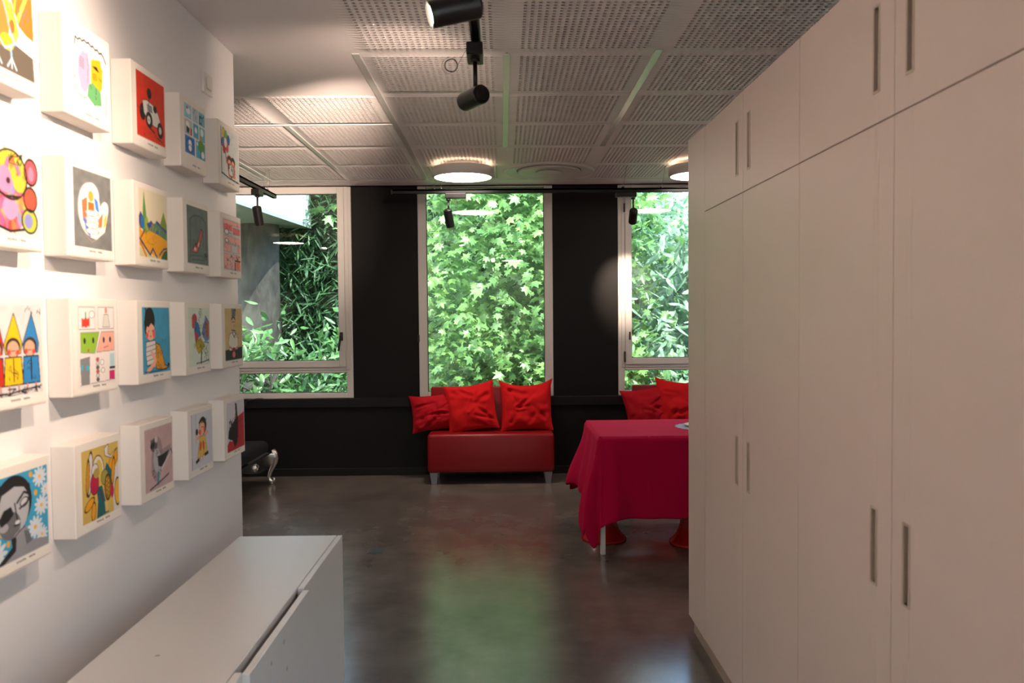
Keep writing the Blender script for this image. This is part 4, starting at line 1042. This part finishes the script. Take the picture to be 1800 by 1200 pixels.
def cushion(cx, y, cz, w, h, th, roll, lean, mat, label, seed, tips=(1, 1, 1, 1), yaw=0.0, sag=0.0):
    n = 44
    g = np.linspace(-1, 1, n)
    U, Vv = np.meshgrid(g, g)
    V = []; 
    tl, tr, bl, br = tips
    rc = random.Random(int(seed * 100))
    creases = []
    for q in range(9):
        a = (rc.choice((-1, 1)) * rc.uniform(.3, .95), rc.choice((-1, 1)) * rc.uniform(.3, .95)) if q < 6 else (rc.uniform(-.6, .6), rc.uniform(-.8, .0))
        ang = math.atan2(-a[1], -a[0]) + rc.uniform(-.7, .7); ln = rc.uniform(.4, .9)
        creases.append((a[0], a[1], a[0] + ln * math.cos(ang), a[1] + ln * math.sin(ang), rc.uniform(.05, .10), rc.uniform(.008, .018)))
    def crease(u, v):
        s = 0.0
        for (ax, ay, bx_, by_, wd, dp) in creases:
            dx, dy = bx_ - ax, by_ - ay; t = ((u - ax) * dx + (v - ay) * dy) / (dx * dx + dy * dy); t = min(1, max(0, t))
            d = math.hypot(u - ax - t * dx, v - ay - t * dy)
            s += -dp * math.exp(-(d / wd) ** 2) * (1 - .6 * t) + dp * .6 * math.exp(-((d - wd * 1.9) / wd) ** 2) * (1 - t)
        return s
    for side in (1, -1):
        for j in range(n):
            for i in range(n):
                u, v = U[j, i], Vv[j, i]
                x = w / 2 * u * (1 - 0.05 * (1 - v * v)); z = h / 2 * v * (1 - (0.055 + (sag if v > 0 else 0)) * (1 - u * u))
                # corner ears
                cu, cv = abs(u) ** 6, abs(v) ** 6
                t = (tr if u > 0 else tl) if v > 0 else (br if u > 0 else bl)
                x *= 1 + 0.045 * cu * cv * t; z *= 1 + 0.055 * cu * cv * t
                e = max(0.0, (1 - abs(u) ** 2.2) * (1 - abs(v) ** 2.2))
                yy = th / 2 * e ** 0.55
                p = Vector((u * 2.3 + seed * 3.1, v * 2.3, seed))
                wr = mnoise.noise(p) * 0.020 + mnoise.noise(p * 1.9) * 0.005 + crease(u, v)
                # pulled creases running in from the corners
                wr += 0.004 * math.sin(9 * (u + v * .7) + seed * 2) * abs(u * v)
                yy += wr * min(1, e * 3)
                V.append((x, -side * yy, z))
    ii = (np.arange(n - 1)[:, None] * n + np.arange(n - 1)[None]).ravel()
    F1 = np.stack([ii, ii + 1, ii + n + 1, ii + n], -1); F2 = F1[:, ::-1] + n * n
    me = np_mesh('cushion_cover', V, np.concatenate([F1, F2]), smooth=True)
    root = empty('cushion', (cx, y, cz)); tag(root, label, 'cushion', 'red cushions on the loveseats')
    root.rotation_euler = (lean, roll, yaw)
    mesh_obj('cover', me, mat, root)
    # flanged seam
    idx = [j * n + 0 for j in range(n)] + [(n - 1) * n + i for i in range(n)] + [j * n + n - 1 for j in range(n - 1, -1, -1)] + [i for i in range(n - 1, -1, -1)]
    pts = []
    for q in idx:
        p = Vector(V[q]); p.y = 0
        if not pts or (p - pts[-1]).length > 0.002: pts.append(p)
    if (pts[0] - pts[-1]).length < 0.002: pts.pop()
    MB().tube(pts, 0.0035, 6, closed=True).build('piping', mat, root)
    return root
cushion(-0.625, 7.255, 0.620, 0.43, 0.33, 0.17, math.radians(-6), math.radians(-16), M['cushion_dark'], 'dark red cushion slumped over the left edge of the middle loveseat', 1.0, (1.2, 0.6, 0.9, 0.4), 0.08, 0.05)
cushion(-0.295, 7.205, 0.668, 0.44, 0.43, 0.16, math.radians(-8), math.radians(-17), M['cushion'], 'crumpled red cushion leaning at centre left of the middle loveseat', 2.3, (0.7, 0.7, 0.4, 0.9), 0.0, 0.06)
cushion(0.205, 7.215, 0.675, 0.455, 0.44, 0.16, math.radians(-1), math.radians(-15), M['cushion'], 'plump red cushion with pointed corners at the right of the middle loveseat', 3.7, (1.7, 1.9, 0.6, 1.0), 0.0, 0.14)
cushion(1.33, 7.215, 0.655, 0.46, 0.36, 0.17, math.radians(-10), math.radians(-16), M['cushion_dark'], 'dark red cushion lying askew on the right loveseat, leftmost behind the table', 5.1, (1.0, 1.0, 0.7, 0.7), 0.05, 0.05)
cushion(1.62, 7.19, 0.675, 0.48, 0.43, 0.17, math.radians(5), math.radians(-16), M['cushion'], 'bright red cushion on the right loveseat beside the cupboard edge', 6.6, (1.4, 1.2, 0.6, 0.9), 0.0, 0.05)

# ------------------------------------------------------------------ table, cloth, plate, stools
TX0, TX1, TY0, TY1, TZ = 0.592, 1.98, 4.872, 5.64, 0.738
tb = empty('table', (TX0, TY0, 0)); tag(tb, 'rectangular table with white metal legs under the crimson cloth', 'table')
MB().box(0, TX1 - TX0, 0, TY1 - TY0, TZ - 0.028, TZ, 0.002, 1).build('tabletop', M['whitemetal'], tb)
for sx in (0.004, TX1 - TX0 - 0.034):
    for sy in (0.036, TY1 - TY0 - 0.07):
        MB().box(sx, sx + 0.030, sy, sy + 0.030, 0, TZ - 0.028, 0.002, 1).build('leg', M['whitemetal'], tb)
def tablecloth():
    x0, x1, y0, y1 = TX0 - 0.006, TX1 + 0.006, TY0 - 0.006, TY1 + 0.006
    W, D = x1 - x0, y1 - y0
    R = 0.02
    # perimeter: start at front-left corner going right (front), right, back, left
    per = []
    def edge(p, q, n, nrm, tag_):
        for i in range(n):
            t = i / n; per.append((Vector((p[0] + (q[0] - p[0]) * t, p[1] + (q[1] - p[1]) * t)), Vector(nrm), tag_, t))
    def corner(c, a0, tag_, m=26):
        for i in range(m):
            t = i / m; a = a0 + t * PI / 2
            n_ = Vector((math.cos(a), math.sin(a))); per.append((Vector(c) + n_ * R, n_, tag_, t))
    edge((x0 + R, y0), (x1 - R, y0), 110, (0, -1), 'F'); corner((x1 - R, y0 + R), -PI / 2, 'FR')
    edge((x1, y0 + R), (x1, y1 - R), 60, (1, 0), 'R'); corner((x1 - R, y1 - R), 0, 'BR')
    edge((x1 - R, y1), (x0 + R, y1), 90, (0, 1), 'B'); corner((x0 + R, y1 - R), PI / 2, 'BL')
    edge((x0, y1 - R), (x0, y0 + R), 70, (-1, 0), 'L'); corner((x0 + R, y0 + R), PI, 'FL')
    m = len(per); NT = 34
    V = []
    for k, (p, n_, tg, t) in enumerate(per):
        # overhang along the perimeter
        if tg == 'F': Lh = 0.505 + 0.012 * math.sin(t * 7) + 0.05 * math.exp(-t * 26)
        elif tg == 'R': Lh = 0.50
        elif tg == 'B': Lh = 0.47
        elif tg == 'L':
            s = t   # 0 at back, 1 at front
            Lh = 0.40 + 0.10 * s + 0.10 * math.exp(-(s / .12) ** 2) * 0.6 + 0.16 * math.exp(-((1 - s) / .22) ** 2)
        elif tg == 'FL': Lh = 0.56 + 0.15 * math.exp(-((t - .42) / .26) ** 2)
        elif tg == 'BL': Lh = 0.47 + 0.05 * math.sin(t * PI)
        else: Lh = 0.50 + 0.14 * math.sin(t * PI)
        for j in range(1, NT + 1):
            f = j / NT
            ease = f * f * (3 - 2 * f)
            if tg == 'F':
                u = t * 11
                off = 0.012 + 0.010 * f + f * (0.010 * math.sin(u * 1.7 + 1) + 0.007 * math.sin(u * 3.4 + .5) + 0.014 * math.exp(-((t - .05) / .04) ** 2) - 0.014 * math.exp(-((t - .14) / .05) ** 2))
            elif tg == 'L':
                off = 0.014 + ease * (0.085 + 0.035 * math.sin(t * 8.5 + 0.8)) + f * 0.02 * math.sin(t * 19)
                off -= 0.05 * ease * math.exp(-((t - .72) / .10) ** 2)
            elif tg == 'FL':
                # cone fold hanging from the corner: out to the left, tight at the front
                a = math.sin(t * PI)
                off = 0.012 + ease * (0.085 * (1 - t) ** 1.2 + 0.012) * (1 - 0.55 * f * f)
                off += 0.018 * f * math.sin(t * 9)
            elif tg == 'BL': off = 0.014 + ease * (0.10 + 0.02 * math.sin(t * PI))
            else: off = 0.014 + ease * (0.05 + 0.02 * math.sin(t * 12 + k * .05))
            z = TZ + 0.004 - Lh * f * (1 - 0.02 * ease)
            q = p + n_ * off
            if tg == 'FL' : q = q + Vector((-0.025 * ease * (1 - t), 0.03 * ease * math.sin(t * PI)))
            V.append((q.x, q.y, z - (0.006 if f < .05 else 0)))
    F = []
    for k in range(m):
        k2 = (k + 1) % m
        for j in range(NT - 1):
            F.append((k * NT + j, k2 * NT + j, k2 * NT + j + 1, k * NT + j + 1))
    # rolled edge + top sheet
    nb = len(V)
    gx, gy = 60, 34
    for j in range(gy + 1):
        for i in range(gx + 1):
            x = x0 + W * i / gx; y = y0 + D * j / gy
            z = TZ + 0.005 + 0.0022 * max(0, mnoise.noise(Vector((x * 2.2, y * 9, 1)))) + 0.0018 * max(0, mnoise.noise(Vector((x * 14, y * 3, 5))))
            V.append((x, y, z))
    for j in range(gy):
        for i in range(gx):
            a = nb + j * (gx + 1) + i; F.append((a, a + 1, a + gx + 2, a + gx + 1))
    # bridge strip between the top rim and first skirt ring
    nb2 = len(V)
    for (p, n_, tg, t) in per: V.append((p.x, p.y, TZ + 0.005))
    for k in range(m):
        k2 = (k + 1) % m; F.append((nb2 + k, nb2 + k2, k2 * NT, k * NT))
    me = np_mesh('tablecloth', V, F, smooth=True)
    o = mesh_obj('tablecloth', me, M['tablecloth'])
    md = o.modifiers.new('thick', 'SOLIDIFY'); md.thickness = 0.0015; md.offset = 0
    tag(o, 'crimson red tablecloth draped over the table with a long hanging corner', 'tablecloth')
tablecloth()

pl = empty('doily_plate', (1.325, 5.25, TZ + 0.008)); tag(pl, 'round pale scalloped mat with a cream plate on the red tablecloth', 'plate')
b = MB(); prof = []
N = 96
ring_o = [b.bm.verts.new(((0.185 + 0.006 * math.cos(24 * 2 * PI * i / N)) * math.cos(2 * PI * i / N), (0.185 + 0.006 * math.cos(24 * 2 * PI * i / N)) * math.sin(2 * PI * i / N), 0.001)) for i in range(N)]
ring_i = [b.bm.verts.new((0.12 * math.cos(2 * PI * i / N), 0.12 * math.sin(2 * PI * i / N), 0.004)) for i in range(N)]
for i in range(N): b.bm.faces.new((ring_o[i], ring_o[(i + 1) % N], ring_i[(i + 1) % N], ring_i[i]))
b.bm.faces.new(ring_i)
b.build('scalloped_mat', pmat('pale blue lace mat', (0.30, 0.32, 0.44), 0.7, var=0.35, scale=60), pl)
MB().lathe([(0.0, 0.006), (0.09, 0.006), (0.125, 0.014), (0.127, 0.016), (0.09, 0.009), (0.0, 0.009)], n=64).build('plate', pmat('cream glaze', (0.66, 0.66, 0.54), 0.3, var=0.05), pl)

def stool(x, y, label):
    root = empty('pedestal_stool', (x, y, 0)); tag(root, label, 'stool', 'red plastic pedestal stools under the table')
    MB().lathe([(0.0, 0.006), (0.146, 0.006), (0.146, 0.0), (0.150, 0.0), (0.152, 0.010), (0.148, 0.018), (0.130, 0.034), (0.108, 0.062), (0.090, 0.10), (0.079, 0.15), (0.075, 0.21), (0.078, 0.26)], n=64).build('base', M['stoolred'], root)
    MB().lathe([(0.078, 0.26), (0.082, 0.31), (0.090, 0.36), (0.100, 0.40), (0.108, 0.425), (0.110, 0.435), (0.108, 0.442)], n=64).build('bowl', M['stoolred'], root)
    MB().lathe([(0.108, 0.442), (0.104, 0.450), (0.07, 0.455), (0.0, 0.455)], n=64).build('seat', M['stoolred'], root)
stool(0.660, 5.265, 'red plastic hourglass stool beneath the hanging corner of the tablecloth')
stool(1.225, 5.145, 'red plastic hourglass stool under the table next to the cupboard edge')

# ------------------------------------------------------------------ silver bench behind the partition
def bench():
    root = empty('ornate_bench', (-2.09, 7.14, 0)); tag(root, 'ornate silver-framed bench with black velvet seat and scrolled leg', 'bench')
    Ld, Wd = 1.9, 0.85
    b = MB()
    n = 30
    def rail(p, q):
        p = Vector(p); q = Vector(q); d = (q - p); up = Vector((0, 0, 1)); s = d.normalized().cross(up) * 0.014
        top = 0.285
        pr = None
        for i in range(n + 1):
            t = i / n
            c = p + d * t
            low = 0.205 + 0.045 * math.cos(2 * PI * t * 1.0) * -1 + 0.02 * math.cos(4 * PI * t)
            ring = [b.bm.verts.new(c + s + up * low), b.bm.verts.new(c + s + up * top), b.bm.verts.new(c - s + up * top), b.bm.verts.new(c - s + up * low)]
            if pr:
                for e in range(4): b.bm.faces.new((pr[e], pr[(e + 1) % 4], ring[(e + 1) % 4], ring[e]))
            else: b.bm.faces.new(ring)
            pr = ring
        b.bm.faces.new(pr[::-1])
    rail((0, 0, 0), (0, -Ld, 0)); rail((0, -Ld, 0), (-Wd, -Ld, 0)); rail((-Wd, -Ld, 0), (-Wd, 0, 0)); rail((-Wd, 0, 0), (0, 0, 0))
    b.build('apron', M['silver'], root)
    for (lx, ly) in ((0, 0), (0, -Ld), (-Wd, -Ld), (-Wd, 0)):
        ox = 1 if lx == 0 else -1
        b = MB()
        prof = [(0.000, 0.300, .040), (0.022, 0.268, .046), (0.030, 0.235, .040), (0.024, 0.195, .030), (0.004, 0.150, .022), (-0.016, 0.105, .018), (-0.026, 0.068, .017), (-0.020, 0.036, .019), (0.000, 0.018, .017), (0.018, 0.028, .013), (0.022, 0.046, .011), (0.010, 0.054, .009)]
        b.tube([(lx + ox * a, ly, z) for a, z, r in prof], [r for a, z, r in prof], 12)
        b.cyl((lx - ox * .004, ly, 0.0), (lx - ox * .004, ly, 0.014), 0.016, n=14)
        for k in range(4): b.cyl((lx + ox * 0.04, ly - 0.01 + .007 * k, 0.225 + .016 * k), (lx + ox * 0.055, ly - 0.01 + .007 * k, 0.215 + .016 * k), 0.008, 0.003, n=8)
        b.build('leg', M['silver'], root)
    for ly in (-0.5, -1.4):
        b = MB(); b.tube([(0.014 + 0.006, ly + 0.05 * math.cos(t) * (1 - t / 14), 0.235 + 0.035 * math.sin(t) * (1 - t / 14)) for t in np.linspace(0, 11, 44)], 0.007, 8)
        b.build('scroll_ornament', M['silver'], root)
    MB().box(-Wd + 0.01, -0.01, -Ld + 0.01, -0.02, 0.285, 0.40, 0.05, 5).build('seat', M['velvet'], root, smooth=True)
bench()

# thin cable hanging from the sill on the far left
o = MB().tube([(-2.25, 7.46, 0.735), (-2.30, 7.44, 0.738), (-2.40, 7.43, 0.72), (-2.44, 7.43, 0.62), (-2.45, 7.43, 0.45), (-2.46, 7.43, 0.30)], 0.004, 6).build('sill_cable', M['cable'])
tag(o, 'thin black cable hanging from the sill below the left window', 'cable')

# floor outlet cover
fo = empty('floor_outlet', (-0.823, 5.04, 0)); tag(fo, 'small steel floor outlet cover set in the concrete', 'floor outlet')
MB().box(-0.054, 0.054, -0.054, 0.054, 0.0, 0.004, 0.0015, 1).build('frame', pmat('worn steel frame', (0.14, 0.14, 0.14), 0.4, metal=0.4, var=0.2), fo)
MB().box(-0.046, 0.046, -0.046, 0.046, 0.004, 0.007, 0.001, 1).build('lid', pmat('worn steel lid', (0.09, 0.11, 0.13), 0.35, metal=0.5, var=0.2, scale=30), fo)

# ------------------------------------------------------------------ outdoors
gr = MB().box(-40, 40, YW + 0.25, 60, -0.35, -0.05).build('garden_ground', M['soilground']); tag(gr, 'leaf litter ground of the garden outside the windows', 'ground', kind='stuff')
MB_ = MB()

MAPLE = [(0, 0), (.10, -.06), (.42, -.02), (.30, .14), (.50, .40), (.24, .36), (.20, .52), (0, 1.0)]
MAPLE = [(0.0, -.02), (.30, -.10), (.26, .10), (.62, .22), (.40, .34), (.52, .62), (.20, .50), (0.0, 1.0)]
shape_maple = np.array(MAPLE + [(-x, y) for x, y in MAPLE[-2:0:-1]])
shape_lance = np.array([(0, 0), (.13, .22), (.15, .48), (.08, .78), (0, 1.0), (-.08, .78), (-.15, .48), (-.13, .22)])
shape_needle = np.array([(0, 0), (.05, .3), (.05, .7), (0, 1.0), (-.05, .7), (-.05, .3)])
shape_quad = np.array([(0, 0), (.26, .45), (0, 1.0), (-.26, .45)])
def leaf_geo(shape, fold=0.15):
    n = len(shape)
    V = np.zeros((n + 1, 3)); V[1:, 0] = shape[:, 0]; V[1:, 1] = shape[:, 1]
    V[0] = (0, 0.35, 0); V[1:, 2] = -fold * np.abs(shape[:, 0]) * 1.2 - 0.10 * (shape[:, 1] ** 2)
    F = np.array([(0, i + 1, (i + 1) % n + 1) for i in range(n)])
    return V, F
def rand_frames(n, rng, up=0.7, droop=0.5, face=None):
    nrm = rng.normal(size=(n, 3)); nrm[:, 2] = np.abs(nrm[:, 2]) * 1.0 + up
    if face is not None: nrm += np.array(face)
    nrm /= np.linalg.norm(nrm, axis=1, keepdims=True)
    d = rng.normal(size=(n, 3)); d[:, 2] -= droop * 2
    d -= (d * nrm).sum(1, keepdims=True) * nrm; d /= np.linalg.norm(d, axis=1, keepdims=True) + 1e-9
    s = np.cross(d, nrm)
    return np.stack([s, d, nrm], -1)       # columns
def leaf_cloud(name, pos, frames, sizes, geo, mat, parent, kind='stuff'):
    V, F = geo; n = len(pos); k = len(V)
    W = np.einsum('nij,kj->nki', frames, V) * sizes[:, None, None] + pos[:, None, :]
    FF = (F[None] + (np.arange(n) * k)[:, None, None]).reshape(-1, 3)
    me = np_mesh(name, W.reshape(-1, 3), FF)
    o = mesh_obj(name, me, mat, parent)
    if kind: o['kind'] = kind
    return o
def clusters(n, nc, lo, hi, spread, rng, ok=None):
    c = rng.uniform(lo, hi, size=(nc, 3))
    if ok is not None: c = c[ok(c)]
    i = rng.integers(0, len(c), n)
    p = c[i] + rng.normal(size=(n, 3)) * np.array(spread)
    if lo[2] >= 0: p[:, 2] = np.maximum(p[:, 2], 0.25 + rng.random(n) * .1)
    return p
def make_tree(name, label, base, trunk_r, h, shape, fold, mat, n, nc, lo, hi, spread, size, seed, group=None, singles=300, cat='tree', branches=6, face=(0, -.6, 0), up=.6, view=None, ok=None):
    rng = np.random.default_rng(seed)
    root = empty(name, base); tag(root, label, cat, group)
    b = MB(); rr = random.Random(seed)
    B = Vector(base)
    top = Vector((rr.uniform(-.2, .2), rr.uniform(-.2, .2), h))
    b.tube([(0, 0, -0.05), (rr.uniform(-.08, .08), 0, h * .35), (rr.uniform(-.15, .15), .05, h * .7), tuple(top)], [trunk_r * 1.15, trunk_r, trunk_r * .75, trunk_r * .35], 14)
    b.build('trunk', M['bark'], root)
    lo = np.array(lo, float); hi = np.array(hi, float)
    for k in range(branches):
        z = h * rr.uniform(.2, .8); e = Vector((rr.uniform(lo[0], hi[0]), rr.uniform(lo[1], hi[1]), rr.uniform(max(lo[2], z * .6), hi[2]))) - B
        e.z = max(e.z, z * .8)
        b2 = MB(); b2.tube([(0, 0, z), tuple(Vector((0, 0, z)).lerp(e, .5) + Vector((0, 0, .12))), tuple(e)], [trunk_r * .35, trunk_r * .22, trunk_r * .08], 8)
        b2.build('branch', M['bark'], root)
    pos = clusters(n, nc, lo, hi, spread, rng, ok)
    fr = rand_frames(n, rng, up, .5, face); sz = rng.uniform(size[0], size[1], n)
    geo = leaf_geo(shape, fold)
    # the leaves that show largest become parts of their own
    if singles:
        vis = pos if view is None else pos
        m = (pos[:, 2] > 0.6) & (pos[:, 2] < 3.3)
        if view is not None: m &= (pos[:, 0] > view[0]) & (pos[:, 0] < view[1])
        score = np.where(m, sz / np.maximum(pos[:, 1] - 0, .1), 0)
        order = np.argsort(-score); pick = order[:singles]; rest = order[singles:]
        me = np_mesh('leaf', geo[0], geo[1]); me.materials.append(mat)
        for q in pick:
            o = bpy.data.objects.new('leaf', me); COL.objects.link(o); o.parent = root
            f = fr[q]
            mt = Matrix(((f[0, 0] * sz[q], f[0, 1] * sz[q], f[0, 2] * sz[q], pos[q, 0] - B.x), (f[1, 0] * sz[q], f[1, 1] * sz[q], f[1, 2] * sz[q], pos[q, 1] - B.y), (f[2, 0] * sz[q], f[2, 1] * sz[q], f[2, 2] * sz[q], pos[q, 2] - B.z), (0, 0, 0, 1)))
            o.matrix_local = mt
    else: rest = np.arange(n)
    leaf_cloud('crown', pos[rest] - np.array(base), fr[rest], sz[rest], geo, mat, root)
    return root
make_tree('maple_tree', 'bright green maple with lobed leaves filling the middle window', (0.9, 11.8, -0.05), 0.11, 3.3, shape_maple, .2, M['maple'], 14500, 330, (-1.40, 9.6, 0.3), (1.75, 12.8, 4.6), (.26, .26, .20), (.08, .15), 3, view=(-1.1, .7), branches=8)
make_tree('bay_tree', 'pale green narrow-leaved tree seen through the right window', (3.0, 11.6, -0.05), 0.09, 3.3, shape_lance, .25, M['bay'], 12000, 240, (2.0, 9.8, 0.3), (5.5, 12.8, 3.0), (.28, .28, .30), (.14, .24), 5, view=(1.3, 2.6), branches=8)
make_tree('broadleaf_shrub', 'glossy-leaved shrub at the foot of the big tree outside the left window', (-2.9, 9.9, -0.05), 0.04, 1.2, shape_lance, .25, M['shrubleaf'], 4200, 110, (-5.2, 9.3, 0.0), (-1.4, 10.6, 1.25), (.16, .16, .16), (.13, .22), 8, cat='shrub', view=(-3.6, -1.6), branches=7, up=.5)
make_tree('dark_evergreen', 'dark green feathery evergreen behind the left window', (-2.7, 15.5, -0.05), 0.22, 4.4, shape_needle, .1, M['darkleaf'], 42000, 420, (-5.6, 14.0, 0.6), (-1.2, 17.0, 4.6), (.30, .30, .34), (.18, .36), 13, singles=0, branches=10)
make_tree('background_tree', 'mid green tree far behind the maple outside the middle window', (1.0, 18.5, -0.05), 0.25, 5.0, shape_quad, .1, M['midleaf'], 16000, 300, (-3.0, 16.5, 0.4), (1.3, 20.0, 5.4), (.5, .4, .5), (.22, .40), 17, group='trees at the back of the garden', singles=0)
make_tree('background_tree', 'low mid green tree far behind the narrow-leaved tree, right window', (3.6, 18.0, -0.05), 0.2, 3.2, shape_quad, .1, M['midleaf'], 9000, 200, (1.6, 16.0, 0.4), (6.0, 19.0, 3.7), (.5, .4, .4), (.22, .38), 29, group='trees at the back of the garden', singles=0)
make_tree('background_tree', 'mid green tree at the far left of the garden behind the big trunk', (-8.5, 19.0, -0.05), 0.25, 5.0, shape_quad, .1, M['midleaf'], 14000, 280, (-13.0, 17.5, 0.4), (-4.0, 21.0, 5.4), (.5, .4, .5), (.22, .40), 19, group='trees at the back of the garden', singles=0)
make_tree('background_tree', 'mid green tree at the far right of the garden', (8.0, 18.0, -0.05), 0.25, 5.0, shape_quad, .1, M['midleaf'], 12000, 260, (5.0, 15.5, 0.4), (12.0, 19.0, 3.8), (.5, .4, .5), (.22, .40), 23, group='trees at the back of the garden', singles=0)

# the big trunk
bt = empty('large_tree', (-4.15, 13.4, -0.05)); tag(bt, 'thick grey trunk of a large tree outside the left window', 'tree')
b = MB()
b.tube([(-.35, 0, -.05), (-.20, 0, .6), (-.02, 0, 1.3), (.05, 0, 2.0), (.06, 0, 2.8), (.10, 0, 4.2), (.2, 0, 7.5)], [.62, .52, .42, .37, .34, .32, .26], 28)
bb = b.bm
for v in bb.verts:
    q = v.co * 1.6
    nn = mnoise.noise(Vector((q.x * 2, q.y * 2, q.z))) * .05
    d = Vector((v.co.x, v.co.y, 0)); 
    if d.length > 1e-4: v.co += d.normalized() * nn
b.build('trunk', M['bark'], bt)
b = MB(); b.tube([(-.10, 0, 1.45), (-.42, -.05, 1.75), (-.50, -.05, 2.0)], [.24, .16, .05], 14); b.build('burl', M['bark'], bt)
rng = np.random.default_rng(31)
leaf_cloud('crown', clusters(5000, 90, (-2.6, 0.8, 3.6), (2.4, 2.8, 5.2), (.4, .4, .35), rng), rand_frames(5000, rng), rng.uniform(.12, .24, 5000), leaf_geo(shape_maple, .2), M['midleaf'], bt)

# neighbouring wing of the building
nb = empty('neighbour_wing', (-3.33, 14.0, 3.03)); tag(nb, 'white projecting upper storey with grey soffit outside the left window', 'building')
P = [(0, 0), (-.30, -3.9), (-7.5, -3.9), (-7.5, -2.0)]
MB().prism(P, 0.06, 4.0).build('facade', M['render'], nb)
P2 = [(0.0, 0.0), (-.30, -3.9), (-7.5, -3.9), (-7.5, -2.0)]
MB().prism(P2, 0.0, 0.06).build('soffit', M['concrete'], nb)
MB().box(-7.5, -6.2, -3.9, -2.3, -3.08, 0.0).build('support_wall', M['render'], nb)
b = MB(); frame_bars(b, -1.5, -0.75, 0.55, 2.2, 0.06, -3.93, -3.89, 0); wn_ = b.build('window', M['alu'], nb)
MB().box(-1.44, -0.81, -3.915, -3.905, 0.61, 2.14).build('pane', M['gasket'], wn_)

bpy.context.view_layer.update()
